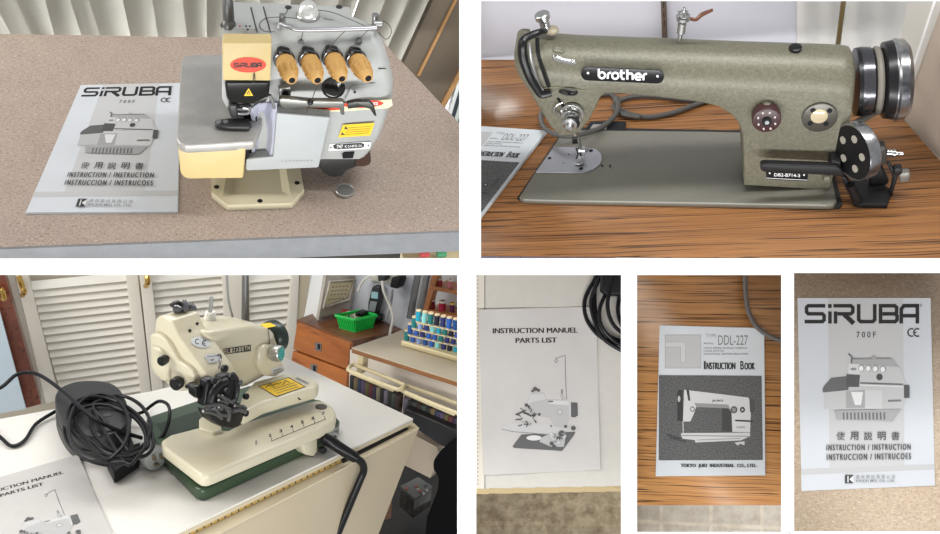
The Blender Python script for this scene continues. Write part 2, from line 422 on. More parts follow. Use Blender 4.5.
def cover_lockstitch(I, grain):
    c = lambda X, Y: (630 + X / 4.107, 270 + Y / 4.107)
    e = lambda pts: [(650 + a / 4.858, 370 + b / 4.855) for a, b in pts]
    I.poly([c(143, 265), c(292, 265), c(292, 404), c(143, 404)], .40)
    I.poly([c(146, 268), c(289, 268), c(289, 401), c(146, 401)], .5)
    I.poly([c(143, 293), c(230, 295), c(230, 380), c(206, 380), c(206, 318), c(143, 318)], .42)
    I.poly([c(146, 297), c(227, 297), c(227, 378), c(209, 378), c(209, 315), c(146, 315)], .58)
    I.text('TYPE', *c(312, 262), *c(354, 277), .35, .01); I.text('DDL-227', *c(362, 268), *c(484, 308), .2, .0)
    I.text('MODEL:', *c(303, 298), *c(345, 305), .25, .01)
    for k, t in enumerate(('HIGH SPEED SINGLE NEEDLE', 'LOCK STITCH', 'INDUSTRIAL SEWING MACHINE')):
        I.text(t, *c(303, 317 + 12 * k), *c((480, 385, 484)[k], 324 + 12 * k), .25, .02)
    I.text('I', *c(303, 374), *c(311, 408), .03, .02); I.btext('NSTRUCTION', *c(315, 380), *c(432, 408), .03, .7)
    I.text('B', *c(453, 374), *c(468, 409), .03, .02); I.btext('OOK', *c(471, 381), *c(512, 409), .03, .7)
    I.poly([(658.9, 375.2), (761.6, 375.8), (762.8, 460), (658.7, 460.4)], grain)
    I.poly(e([(350, 180), (398, 180), (402, 300), (350, 298)]), .05)
    I.poly(e([(166, 96), (300, 112), (478, 134), (492, 160), (486, 302), (400, 300), (396, 205), (380, 184), (225, 178), (212, 215), (196, 250), (160, 250)]), .6)
    I.poly(e([(216, 160), (380, 168), (394, 200), (380, 186), (225, 180)]), .28)
    I.poly(e([(132, 110), (140, 96), (158, 98), (160, 250), (133, 246)]), .03)
    I.ell(650 + 141 / 4.858, 370 + 140 / 4.855, 1.3, 3.2, .5)
    I.poly(e([(176, 96), (190, 98), (196, 150), (186, 148)]), .04)
    I.ell(650 + 206 / 4.858, 370 + 190 / 4.855, 2.6, 2.8, .22); I.ell(650 + 206 / 4.858, 370 + 190 / 4.855, 1.4, 1.5, .6)
    I.line(e([(160, 250), (162, 305)]), 1, .5)
    I.poly(e([(482, 136), (506, 144), (512, 190), (500, 208), (486, 204)]), .07)
    I.ell(650 + 408 / 4.858, 370 + 193 / 4.855, 3.4, 3.6, .08); I.ell(650 + 408 / 4.858, 370 + 193 / 4.855, 2, 2.2, .25)
    I.ell(650 + 449 / 4.858, 370 + 193 / 4.855, 2.6, 2.9, .04); I.ell(650 + 449 / 4.858, 370 + 193 / 4.855, 1, 1.1, .6)
    I.line(e([(414, 245), (500, 249)]), 1.6, .04)
    I.text('JUKI', *e([(300, 144)])[0], *e([(355, 156)])[0], .08, .03)
    I.text('UNION', *e([(420, 274)])[0], *e([(462, 282)])[0], .2, .02)
    I.poly(e([(152, 306), (486, 304), (486, 322), (440, 342), (220, 352), (218, 340), (160, 334), (150, 318)]), .58)
    I.line(e([(155, 318), (482, 322)]), .8, .2); I.line(e([(230, 340), (440, 332)]), .8, .3)
    I.line(e([(84, 312), (120, 328), (150, 332)]), 1.4, .04); I.line(e([(95, 330), (140, 340), (175, 348)]), 1.2, .05)
    I.poly(e([(410, 352), (460, 346), (458, 366), (440, 358), (425, 366)]), .55)
    I.btext('TOKYO  JUKI  INDUSTRIAL  CO., LTD.', *e([(150, 456)])[0], *e([(515, 477)])[0], .04, .6, sp=1.1)

def cover_blindstitch(I):
    g = lambda pts: [(500 + a / 4.85, 350 + b / 4.855) for a, b in pts]
    I.btext('INSTRUCTION MANUEL', 493, 328.2, 577.4, 333.4, .02, .7, dy=-.7); I.btext('PARTS LIST', 515.8, 337.9, 556.6, 343, .02, .7, dy=-.4)
    I.line(g([(264, 50), (272, 62), (280, 50), (268, 42), (290, 34), (316, 26), (318, 130), (323, 240)]), .55, .12)
    I.poly(g([(60, 468), (104, 410), (366, 396), (360, 412), (302, 490), (68, 476)]), .10)
    I.ell(500 + 165 / 4.85, 350 + 427 / 4.855, 7.6, 2.6, .62)
    I.poly(g([(6, 382), (50, 354), (300, 360), (300, 404), (232, 408), (60, 394)]), .5)
    I.line(g([(8, 384), (60, 396), (230, 410)]), .7, .2)
    I.poly(g([(196, 428), (250, 402), (320, 410), (310, 470), (250, 470), (192, 446)]), .42)
    I.poly(g([(146, 218), (165, 208), (214, 206), (224, 240), (334, 246), (340, 330), (318, 380), (262, 372), (240, 330), (200, 324), (150, 296), (116, 282)]), .42)
    I.poly(g([(150, 216), (212, 208), (220, 240), (160, 250), (120, 280)]), .5)
    I.poly(g([(230, 244), (334, 246), (336, 268), (238, 262)]), .55)
    I.poly(g([(336, 262), (348, 254), (376, 256), (378, 318), (362, 328), (340, 324)]), .09)
    I.poly(g([(334, 252), (344, 254), (344, 326), (336, 326)]), .5)
    I.ell(500 + 290 / 4.85, 350 + 302 / 4.855, 3.2, 3.2, .33); I.ell(500 + 290 / 4.85, 350 + 302 / 4.855, 2, 2, .5)
    I.line(g([(300, 190), (302, 240)]), 1.6, .2); I.line(g([(298, 215), (306, 240)]), 3.4, .4)
    I.ell(500 + 245 / 4.85, 350 + 250 / 4.855, 3, .9, .15)
    random.seed(3)
    for k in range(26):
        x = random.uniform(92, 166); y = random.uniform(286, 366); a = random.uniform(0, 6.28)
        I.line(g([(x, y), (x + 22 * cos(a), y + 16 * sin(a))]), random.uniform(.6, 1.3), random.choice((.04, .06, .1, .3)))
    I.line(g([(76, 315), (110, 300), (150, 320), (170, 316)]), 1.5, .06)
    for x, y, r in ((170, 190, 2.2), (186, 196, 1.6), (158, 200, 1.3), (128, 268, 1.8), (140, 276, 1.3), (190, 313, 1.5), (248, 370, .9), (298, 405, 3.0), (356, 380, 2.4), (318, 372, 1.6), (284, 430, 2.2), (250, 455, 2), (262, 470, 2)):
        I.ell(500 + x / 4.85, 350 + y / 4.855, r, r * .95, .08)
    for k in range(12):
        x = random.uniform(230, 320); y = random.uniform(405, 470)
        I.line(g([(x, y), (x + random.uniform(-20, 20), y + random.uniform(-14, 14))]), 1.2, random.choice((.12, .25, .6, .65)))

def paper(P, quad, src, drawer, name, label, cat, z=0.0005, thick=.0007, col='paper_white', wavy=.0, clips=(), group=None, extra=None, pages=0):
    """a sheet or booklet whose printed face carries the cover"""
    hm = homog(src, quad); U = homog([(0, 0), (1, 0), (1, 1), (0, 1)], quad); N = 10
    ih = homog(src, [(0, 0), (1, 0), (1, 1), (0, 1)])
    def hgt(u, v):
        e = max(0, 1 - min(u, 1 - u) * 8); f = max(0, 1 - min(v, 1 - v) * 9)
        return z + thick + wavy * (e * (.5 + .5 * sin(v * 9 + 1)) + f * (.5 + .5 * sin(u * 7)))
    def fn(x, y, k):
        a, b = hm(x, y); u, v = ih(x, y)
        return P.at(a, b, z=hgt(u, v) + .00015 + k * .00003)
    T = Thing(P, name, label, cat, P.at(*U(.5, .5), z=0), group)
    mb = MB()
    if wavy == 0:
        top = [P.at(a, b, z=z + thick) for a, b in quad]
        mb.prism(top, (0, 0, -thick), None)
        if pages:
            for k in range(pages):
                zz = z + thick * (.2 + .7 * k / pages)
                c = sum(top, Vector()) / 4; mb.prism([Vector((c.x + (p.x - c.x) * (1.006 + .003 * (k % 2)), c.y + (p.y - c.y) * (1.004 + .004 * ((k + 1) % 2)), zz)) for p in top], (0, 0, -.0004))
    else:
        rows = [[P.at(*U(i / 24, j / 24), z=hgt(i / 24, j / 24)) for i in range(25)] for j in range(25)]
        f = mb.grid(rows)
        ext = bmesh.ops.extrude_face_region(mb.bm, geom=f)
        vs = [g for g in ext['geom'] if isinstance(g, bmesh.types.BMVert)]
        bmesh.ops.translate(mb.bm, verts=vs, vec=(0, 0, -.0005)); bmesh.ops.recalc_face_normals(mb.bm, faces=mb.bm.faces[:])
    I = Ink(fn); drawer(I); pm = I.done()
    for c in clips: mb.clip(P, **c); pm.clip(P, **c)
    T.part('paper', mb, extra or mat(col, (.60, .60, .60), .6, var=.06, scale=30, bump=.15, bscale=60), smooth=30)
    T.part('printed_cover', pm, smooth=0)
    return T
def lin(*c): return tuple(((v / 255 + .055) / 1.055) ** 2.4 if v > 10 else v / 255 / 12.92 for v in c)
# ---------------------------------------------------------------- white display wall with six openings
def wall():
    mb = MB(); w = mat('white_wall_paint', (.93, .93, .93), .9, spec=.1)
    t = .008; s = .0035
    def bar(x0, y0, x1, y1, splay=(1, 1, 1, 1)):
        a = [PB.at(x0, y0, z=0), PB.at(x1, y0, z=0), PB.at(x1, y1, z=0), PB.at(x0, y1, z=0)]
        dx = [splay[0], -splay[2], -splay[2], splay[0]]; dy = [-splay[1], -splay[1], splay[3], splay[3]]
        b = [p + Vector((dx[i] * s, dy[i] * s, -t)) for i, p in enumerate(a)]
        mb.loft([a, b])
    bar(-90, 258.3, 1030, 273); bar(-90, 273, 788, 275, (1, 0, 1, 1))
    bar(459.3, -90, 481, 259, (1, 1, 1, 0)); bar(457.3, 274, 476.2, 620, (1, 0, 1, 1))
    bar(621, 274, 637, 620, (1, 0, 1, 1)); bar(781.2, 272.5, 794, 620, (1, 0, 1, 1))
    bar(636, 532, 788, 620, (0, 1, 0, 1)); bar(787, 531.3, 1030, 620, (0, 1, 0, 1))
    bar(481, -90, 1030, 1, (0, 1, 0, 1))
    bar(-90, -90, -40, 620); bar(980, -90, 1030, 620); bar(-90, -90, 481, -40, (0, 1, 0, 1)); bar(-90, 575, 640, 620, (0, 1, 0, 1))
    struct(PB, 'wall_front', mb, w, smooth=0)
wall()

# ---------------------------------------------------------------- setting 4: photocopied manual on white table
def vinyl(name, a, b, c, sz):
    m = bpy.data.materials.new(name); m.use_nodes = True; nt = m.node_tree; bs = nt.nodes['Principled BSDF']; N = nt.nodes.new; L = nt.links.new
    tc = N('ShaderNodeTexCoord'); n = N('ShaderNodeTexNoise'); n.inputs['Scale'].default_value = 34; n.inputs['Detail'].default_value = 6; n.inputs['Roughness'].default_value = .7; L(tc.outputs['Object'], n.inputs['Vector'])
    rp = N('ShaderNodeValToRGB'); e = rp.color_ramp.elements; e[0].position = .35; e[0].color = (*b, 1); e[1].position = .62; e[1].color = (*a, 1); L(n.outputs['Fac'], rp.inputs['Fac'])
    br = N('ShaderNodeTexBrick'); br.inputs['Scale'].default_value = 1; br.inputs['Brick Width'].default_value = sz; br.inputs['Row Height'].default_value = sz; br.inputs['Mortar Size'].default_value = .006; br.offset = 0; br.inputs['Mortar Smooth'].default_value = .6
    br.inputs['Color1'].default_value = (1, 1, 1, 1); br.inputs['Color2'].default_value = (.88, .88, .88, 1); br.inputs['Mortar'].default_value = (1.08, 1.08, 1.06, 1); L(tc.outputs['Object'], br.inputs['Vector'])
    mx = N('ShaderNodeMix'); mx.data_type = 'RGBA'; mx.blend_type = 'MULTIPLY'; mx.inputs['Factor'].default_value = 1; L(rp.outputs['Color'], mx.inputs[6]); L(br.outputs['Color'], mx.inputs[7])
    L(mx.outputs[2], bs.inputs['Base Color']); bs.inputs['Roughness'].default_value = .5; MC[name] = m; return m

T = Thing(P4, 'table', 'white laminate table with cream edging under the photocopied manual, stone-look floor below', 'table', P4.at(545, 380, z=-.02))
tw = mat('white_laminate', lin(194, 191, 183), .45, var=.04, scale=60)
mb = MB().prism(P4.poly([(466, 267), (629, 267), (629, 486.3), (466, 489.2)], z=0), (0, 0, -.018), tw); T.part('table_top', mb)
mb = MB()
for i in range(8):
    a, b = [P4.at(466 + (629 - 466) * k / 7, 489.2 - 2.9 * k / 7, z=.0) for k in (i, i + 1)] if i < 7 else (None, None)
    if a: mb.box((a + b) / 2 + Vector((0, -.004, -.009)), ((b - a).length, .009, .019), mat('cream_edging', lin(178, 158, 118), .45))
T.part('edge_band', mb, label='cream edging strip')
mb = MB(); I = Ink(lambda x, y, k: P4.at(x, y, z=.0003 + k * .00002))
I.rect(466, 267, 484.3, 489, lin(205, 200, 188)); I.line([(484.8, 267), (485, 489)], .7, .16)
for k in range(54):
    y = 272 + k * 4; I.line([(477, y), (478.6, y)], .8, lin(150, 110, 95))
T.part('printed_scale', I.done(), smooth=0)
fl = vinyl('vinyl_stone_brown', lin(200, 182, 150), lin(140, 120, 92), 0, .24)
struct(P4, 'floor', MB().prism(P4.poly([(468, 480), (629, 480), (629, 560), (468, 560)], z=-.7), (0, 0, -.02)), fl)
paper(P4, Q4, Q4, cover_blindstitch, 'instruction_manual', 'photocopied instruction manual and parts list lying flat beside a black cable coil, seen from above', 'manual', wavy=.0022, extra=mat('photocopy_paper', lin(190, 187, 184), .6, var=.05, scale=18, bump=.5, bscale=14))
c1 = lambda X, Y, z=.004: P4.at(470 + X / 4.106, 270 + Y / 4.1, z=z)
mb = MB(); bk = mat('black_cable_sheath', (.005, .005, .007), .4, spec=.3)
for k, L_ in enumerate(([(545, -15), (505, 50), (472, 120), (475, 190), (510, 250), (565, 290), (650, 312)], [(555, -15), (520, 60), (497, 130), (512, 210), (552, 285), (650, 345)],
           [(620, -15), (585, 50), (535, 150), (540, 230), (590, 290), (660, 325)], [(610, -15), (578, 70), (565, 150), (590, 225), (660, 285)],
           [(520, -15), (512, 110), (522, 190), (570, 270), (660, 300)], [(650, -10), (618, 90), (608, 170), (628, 235), (660, 262)], [(590, -15), (600, 80), (640, 150), (660, 170)])):
    mb.tube([c1(a, b, .006 + .006 * (k % 4) + .003 * sin(a * .05)) for a, b in L_], .0036, bk, n=8, sub=8)
mb.clip(P4, px=629, keep=-1).clip(P4, py=268, keep=1)
single(P4, 'cable_coil', mb, bk, 'black mains cable coiled over the top right corner of the photocopied manual seen from above', 'cable')
mb = MB().prism([c1(535, -10, .004), c1(680, -10, .004), c1(680, 105, .004), c1(560, 112, .004), c1(532, 90, .004)], (0, 0, .02), None, .004)
mb.clip(P4, px=629, keep=-1).clip(P4, py=268, keep=1)
single(P4, 'foot_pedal', mb, mat('black_plastic', (.008, .008, .009), .5, spec=.25), 'black pedal corner under the cable coil above the photocopied manual seen from above', 'pedal')

# ---------------------------------------------------------------- setting 5: lockstitch booklet on wood table
wd = wood('teak_laminate', lin(206, 152, 94), lin(172, 118, 66), lin(70, 46, 30), sy=190, sx=3, rough=.32, dist=.3, dense=.46)
T = Thing(P5, 'table', 'teak striped laminate table under the booklet seen from above, pale tiled floor below', 'table', P5.at(710, 380, z=-.02))
T.part('table_top', MB().prism(P5.poly([(629, 266), (787, 266), (787, 505.2), (629, 505.2)], z=0), (0, 0, -.02), wd))
struct(P5, 'floor', MB().prism(P5.poly([(629, 498), (787, 498), (787, 560), (629, 560)], z=-.7), (0, 0, -.02)), vinyl('vinyl_tile_pale', lin(250, 240, 224), lin(224, 210, 190), 0, .115))
grain = mat('halftone_grey', (.15, .15, .15), .6, col2=(.05, .05, .05), scale=420)
grain2 = MC['halftone_grey']
paper(P5, Q5, Q5, lambda I: cover_lockstitch(I, grain2), 'instruction_booklet', 'stapled instruction book with dark machine photograph on its cover, seen from above', 'booklet', z=.001, thick=.003, extra=mat('booklet_paper', lin(208, 213, 216), .55, var=.04, scale=25), pages=3)
c3 = lambda X, Y, z=.006: P5.at(630 + X / 4.107, 270 + Y / 4.107, z=z)
gc = mat('grey_cable_sheath', lin(92, 88, 84), .5)
mb = MB().tube([c3(472, -30, .005), c3(473, 20, .005), c3(475, 100, .005), c3(488, 175, .005), c3(520, 232, .006), c3(570, 270, .009), c3(625, 290, .008), c3(680, 300, .006)], .0042, gc, n=12, sub=10)
mb.clip(P5, px=787, keep=-1).clip(P5, py=267, keep=1)
single(P5, 'cable', mb, gc, 'grey cable curving over the top right corner of the lockstitch booklet seen from above', 'cable')

# ---------------------------------------------------------------- setting 6: overlocker manual on speckled top
sp6 = speckle('speckled_laminate_flat', lin(172, 154, 132), lin(140, 121, 101), lin(190, 174, 154), 560)
single(P6, 'table', MB().prism(P6.poly([(787, 266), (990, 266), (990, 560), (787, 560)], z=0), (0, 0, -.02)), sp6, 'beige speckled laminate table top filling the frame around one grey-white manual', 'table')
paper(P6, Q6, Q6, lambda I: cover_overlocker(I, .48), 'instruction_manual', 'grey-white overlocker manual seen straight from above alone on speckled laminate', 'manual', z=.0003, thick=.0012, extra=mat('coated_paper', lin(182, 185, 189), .5, var=.03, scale=20))
# ---------------------------------------------------------------- setting 2: lockstitch machine on teak table
A2 = lambda X, Y, **k: P2.at(470 + X / 2, Y / 2, **k)                      # half-zoom readings
B2 = lambda X, Y, **k: P2.at(480 + X / 3.983, Y / 3.985, **k)
C2 = lambda X, Y, **k: P2.at(705 + X / 3.983, Y / 3.985, **k)
D2 = lambda X, Y, **k: P2.at(705 + X / 3.957, 125 + Y / 3.956, **k)
E2 = lambda X, Y, **k: P2.at(480 + X / 4.45, 100 + Y / 4.45, **k)
T = Thing(P2, 'table', 'teak striped laminate table carrying the olive green sewing machine', 'table', P2.at(700, 200, z=-.004))
T.part('table_top', MB().prism(P2.poly([(471, 59.5), (560, 60), (700, 66), (870, 78), (902, 118), (990, 216), (990, 259), (471, 254)], z=0), (0, 0, -.004)), wood('teak_laminate_side', lin(158, 110, 66), lin(118, 77, 43), lin(52, 34, 22), sy=160, sx=2.2, rough=.3, dist=.4, dense=.46))
mb = MB()
a, b = P2.at(471, 254.2, z=-.0006), P2.at(990, 259.2, z=-.0006)
mb.prism([a, b, b + Vector((0, .003, 0)), a + Vector((0, .003, 0))], (0, 0, -.0022)); T.part('edge_strip', mb, mat('dark_edge', (.03, .022, .018), .5), 'dark edge strip')
lav = mat('lavender_cloth', lin(190, 192, 222), .85, col2=lin(150, 152, 190), scale=260, bump=.4)
single(P2, 'cloth', MB().prism(P2.poly([(471, 235), (612, 240), (618, 266), (471, 266)], z=-.06), (0, 0, -.02), None, .004), lav, 'pale lavender cloth just below the front edge of the teak table with the olive machine', 'cloth')
# wall behind
wp = mat('wall_paint_white', lin(190, 190, 198), .8)
yw = P2.at(560, 60, z=0).y + .03
struct(P2, 'wall_back', MB().prism([P2.at(469, 90, y=yw), P2.at(925, 110, y=yw), P2.at(925, -60, y=yw), P2.at(469, -60, y=yw)], (0, .02, 0)), wp)
# shelf upright, brass rod
T = Thing(P2, 'shelf_upright', 'dark brown slotted shelf upright fixed on the white wall behind the olive machine', 'shelf upright', P2.at(667, 40, y=yw - .01))
T.part('channel', MB().prism([P2.at(659.5, -50, y=yw - .004), P2.at(664.5, -50, y=yw - .004), P2.at(668.5, 60, y=yw - .004), P2.at(662.5, 60, y=yw - .004)], (0, -.014, 0), None, .002), mat('brown_metal', lin(96, 82, 72), .4, .4))
mb = MB()
for y in (5, 14, 23): mb.prism([P2.at(663 + y * .06 + dx, y + dy, y=yw - .019) for dx, dy in ((-.5, -2.5), (.5, -2.5), (.5, 2.5), (-.5, 2.5))], (0, -.001, 0))
T.part('slot', mb, mat('slot_black', (.01, .01, .01), .6), 'dark slots')
single(P2, 'rod', MB().cyl(P2.at(850, -50, y=yw - .07), P2.at(836, 60, y=yw - .07), .0042), mat('aged_brass', lin(132, 118, 84), .35, .7), 'aged brass rod standing upright behind the right end of the olive machine', 'rod')
# curtains and roller blind on the right
cur = mat('curtain_sheer', lin(240, 238, 234), .85)
mb = MB(); rows = []
xs = [797 + i * 3.0 for i in range(42)]
for yy in (-60, 0, 60, 110):
    rows.append([P2.at(x - (yy) * .0, yy, y=yw - .006 - .003 * sin(i * .7) - .002 * sin(i * .37)) for i, x in enumerate(xs)])
mb.grid(rows); bmesh.ops.solidify(mb.bm, geom=mb.bm.faces[:], thickness=.002)
single(P2, 'curtain', mb, cur, 'off-white pleated curtain hanging behind the handwheel of the olive machine', 'curtain')
T = Thing(P2, 'roller_blind', 'grey-beige roller blind slanting at the right beyond the teak table', 'blind', P2.at(905, 118, z=0))
c0 = P2.at(870, 110, z=-.02); yb0 = yw - .03
n_ = P2.poly([(866, 118), (904, 118), (1000, 225)], z=-.01)
bl = mat('blind_fabric', lin(200, 197, 190), .9); bl2 = mat('blind_fabric_dark', lin(170, 156, 142), .9)
# the blind runs along the right side of the table
a = P2.at(902, 121, z=-.02); b = P2.at(1000, 228, z=-.02)
pn = (a, (b - a).cross(Vector((0, 0, 1))).normalized())
T.part('blind_panel', MB().prism([P2.at(884, 130, pl=pn), P2.at(1000, 245, pl=pn), P2.at(1010, -60, pl=pn), P2.at(918, -60, pl=pn), P2.at(908, 0, pl=pn)], pn[1] * (.006 if pn[1].x > 0 else -.006)), bl)
off = pn[1] * (-.006 if pn[1].x > 0 else .006)
T.part('side_trim', MB().prism([P2.at(x, y, pl=(pn[0] + off, pn[1])) for x, y in [(941, 12), (1000, -80), (1010, 240), (905, 122), (899, 128)]], off * .4), bl2, 'darker beige panel')
mb = MB()
for k in range(40):
    t = k / 39; mb.ball(P2.at(936.5 - 27.5 * t, -4 + 84 * t, pl=(pn[0] + off * 3, pn[1])), .0019, n=8)
T.part('bead_chain', mb, mat('bead_white', (.8, .8, .8), .3), 'white bead chain')

# the machine ------------------------------------------------------
T = Thing(P2, 'sewing_machine', 'olive green hammered-metal lockstitch sewing machine with dark handwheel, set in a teak table', 'sewing machine', P2.at(680, 180, z=0))
ham = mat('hammered_olive', lin(112, 109, 92), .42, .12, var=.3, scale=260, bump=.4, bscale=420)
hamb = mat('bed_olive', lin(128, 126, 114), .42, .2, var=.12, scale=380, bump=.25, bscale=500)
blk = mat('gloss_black', (.008, .008, .009), .3, spec=.3); chrome = mat('chrome', (.50, .50, .49), .24, .95); steel = mat('steel', (.52, .52, .53), .33, .9)
blackm = mat('matt_black_metal', (.010, .010, .011), .45, spec=.3)
bed = [(519, 197), (523, 199.5), (560, 200.6), (700, 203), (828, 205.3), (834, 204.5), (837, 201), (836, 196), (826, 150), (818, 134), (705, 131), (567, 129.5), (562, 133), (535, 172)]
T.part('bed_plate', MB().prism(P2.poly(bed, z=.010), (0, 0, -.009), None, .0025), hamb)
gk = [(517, 198), (522, 201), (700, 204.8), (838, 207.6), (842, 205), (841, 199), (828, 146), (822, 132), (565, 127)]
T.part('bed_gasket', MB().prism(P2.poly(gk, z=.0035), (0, 0, -.003)), mat('rubber', (.015, .015, .014), .6), 'black rubber rim')
mb = MB(); rr_ = [P2.at(x, y, z=.009) for x, y in ((524, 199.8), (560, 200.9), (620, 201.8), (700, 203.2), (765, 204.4), (826, 205.5))]
mb.tube(rr_, .0011, mat('worn_edge', lin(190, 190, 182), .3, .6), n=6); T.part('worn_rim', mb, label='worn bare-metal front rim')
np_ = [(535.5, 172), (554, 147), (588, 147.2), (596, 149), (601, 153.5), (602, 159), (600, 164), (594, 169), (584, 172.3), (572, 172.8)]
T.part('needle_plate', MB().prism(P2.poly(np_, z=.0118), (0, 0, -.002), None, .0004), mat('brushed_steel', (.50, .50, .53), .35, .85))
mb = MB()
for x, y, r in ((591, 150.5, .0034), (581, 168.5, .0034), (549.5, 158, .003), (568.8, 154, .0012), (563.5, 163, .001), (602, 165.2, .0018), (610, 165.4, .0018)):
    p = P2.at(x, y, z=.0122); T.part('screw', MB().cyl(p - Vector((0, 0, .001)), p, r, n=12), blk)
Ya = P2.at(790, 190.5, z=.010).y
fr = lambda pts: [P2.at(x, y, y=Ya) for x, y in pts]
dA = .086
# arm and column: front outline
out = [(744, 185.7), (743, 150), (742, 134), (737.5, 122), (730, 114), (718, 107), (702, 103), (660, 97.5), (625, 94.5), (606, 93.5), (601, 97), (596, 108), (590, 119), (581, 131), (573, 135.5), (559, 136), (550, 127),
       (541, 112), (529, 93), (519, 79), (513.5, 68), (513, 60), (520, 55.5), (545, 55), (583, 57), (660, 60), (730, 63), (800, 65.5), (846, 67.3), (855, 69), (858.3, 75), (857, 92), (848, 126), (838, 160), (829, 190.7)]
from mathutils import Vector as _V
f0 = fr(out); N_ = len(f0)
def outn(i):
    p, q = f0[i - 1], f0[(i + 1) % N_]; t = (q - p); n = Vector((t.z, 0, -t.x)).normalized()
    return n
cen = sum(f0, Vector()) / N_
sg = 1 if outn(28).z > 0 else -1
secs = []
wt = [.06] * N_
for i in range(N_):
    if 23 <= i <= 29: wt[i] = 1.0
for i, w_ in {16: .08, 17: .1, 18: .15, 19: .2, 20: .3, 21: .4, 22: .85, 30: 1.0, 31: 1.0, 32: .5, 33: .2}.items(): wt[i] = w_
RR = .042
def dirn(i):
    n = outn(i) * sg
    if i in (22, 23): n = Vector((-.35, 0, .94))
    if i in (20, 21): n = Vector((-.9, 0, .3))
    if i in (29, 30, 31, 32, 33): n = Vector((.12, 0, 1))
    return n
for k in range(8):
    a_ = (pi / 2) * k / 7
    secs.append([p - dirn(i) * wt[i] * RR * (1 - sin(a_)) + Vector((0, RR * (1 - cos(a_)) * max(wt[i], .12), 0)) for i, p in enumerate(f0)])
for k in range(7, -1, -1):
    a_ = (pi / 2) * k / 7
    secs.append([p - dirn(i) * wt[i] * RR * (1 - sin(a_)) + Vector((0, dA - RR * (1 - cos(a_)) * max(wt[i], .12), 0)) for i, p in enumerate(f0)])
mb = MB().loft(secs)
bmesh.ops.triangulate(mb.bm, faces=[f for f in mb.bm.faces if len(f.verts) > 4])
T.part('arm_and_column', mb, ham, smooth=50)
# the darker inner wall of the arch (softening fillet)
# nameplate
F2 = lambda f, pts, off=.001: [f(x, y, y=Ya - off) for x, y in pts]
def rr(f, x0, y0, x1, y1, tilt=0, n=8):
    """rounded lozenge in readings of f"""
    r = (y1 - y0) / 2; pts = []
    for k in range(n + 1):
        a = pi / 2 + pi * k / n; pts.append((x0 + r + r * cos(a), (y0 + y1) / 2 - r * sin(a)))
    for k in range(n + 1):
        a = -pi / 2 + pi * k / n; pts.append((x1 - r + r * cos(a), (y0 + y1) / 2 - r * sin(a) + tilt))
    return pts
mb = MB().prism(F2(B2, rr(B2, 402, 265, 733, 319, 12)), (0, -.0015, 0), None, .0004)
npl = T.part('nameplate', mb, blk, 'black lozenge nameplate with the maker\'s lettering')
I = Ink(lambda x, y, k: B2(x, y, y=Ya - .0028 - k * .00003)); sv = mat('silver_print', (.78, .78, .80), .35)
def brother(I, m):
    w = 8.5
    def L(p): I.line(p, w, m)
    def O(cx, cy, r=14): L([(cx + r * cos(R(a)), cy + r * sin(R(a))) for a in range(0, 361, 20)])
    L([(473, 274), (473, 305)]); O(486, 300, 12)
    L([(509, 314), (509, 298), (513, 292), (523, 289)])
    O(539, 302, 12.5)
    L([(563, 278), (563, 307), (567, 314), (576, 315)]); L([(556, 290), (577, 291)])
    L([(587, 277), (587, 317)]); L([(587, 300), (593, 293), (603, 293), (608, 299), (608, 318)])
    L([(617, 306), (642, 306), (640, 298), (633, 293), (625, 294), (619, 300), (618, 309), (623, 316), (632, 318), (641, 316)])
    L([(651, 320), (651, 302), (655, 296), (665, 293)])
brother(I, sv)
for x, y in ((430, 291), (707, 304)): I.ell(x, y, 5, 5, sv)
T.part('lettering', I.done(), smooth=0, parent=npl)
# face-plate thread guard and slot
yf = Ya - .001
mb = MB()
mb.tube([B2(262, 124, y=Ya + .03), B2(235, 128, y=Ya + .014), B2(182, 152, y=Ya + .003), B2(170, 178, y=Ya - .004), B2(172, 230, y=Ya - .006), B2(196, 300, y=Ya - .008), B2(224, 350, y=Ya - .008), B2(246, 378, y=Ya - .008), B2(284, 372, y=Ya - .007)], [.0035, .0045, .0055, .0065, .007, .0068, .006, .005, .004], blk, n=10, sub=6)
T.part('thread_guard', mb, blk, 'black curved thread guard')
mb = MB().tube([B2(228, 150, y=Ya + .010), B2(232, 215, y=Ya - .001), B2(255, 290, y=Ya - .002), B2(274, 345, y=Ya - .002)], .0028, blk, n=8)
T.part('lever_slot', mb, blk)
mb = MB().tube([B2(198, 172, y=Ya + .002), B2(206, 240, y=Ya - .004), B2(232, 330, y=Ya - .005), B2(250, 360, y=Ya - .005)], .0018, n=6)
T.part('take_up_lever', mb, steel)
T.part('cross_seam', MB().tube([B2(250, 352, y=Ya - .001), B2(300, 349, y=Ya - .001), B2(420, 362, y=Ya - .001)], .0012, n=6), mat('seam_olive', lin(120, 117, 96), .4))
# thread guides
mb = MB().prism([B2(x, y, y=Ya - .003) for x, y in [(288, 222), (300, 214), (340, 232), (376, 236), (384, 250), (372, 258), (330, 250), (292, 240)]], (0, -.002, 0), None, .0008)
for x, y in ((299, 228), (368, 245)): mb.ball(B2(x, y, y=Ya - .007), .0022, n=10)
tg = T.part('thread_guide', mb, chrome)
mb = MB().prism([B2(x, y, y=Ya - .002) for x, y in [(285, 190), (300, 178), (322, 184), (345, 200), (330, 212), (292, 205)]], (0, -.006, 0), None, .003)
T.part('guide_boss', mb, ham)
T.part('thread_guide', MB().tube([B2(x, y, y=Ya - .005) for x, y in [(318, 366), (340, 360), (372, 362), (384, 370), (372, 378), (340, 376)]], .0018, n=6, closed=True).ball(B2(355, 369, y=Ya - .004), .003, blk, n=8), chrome)
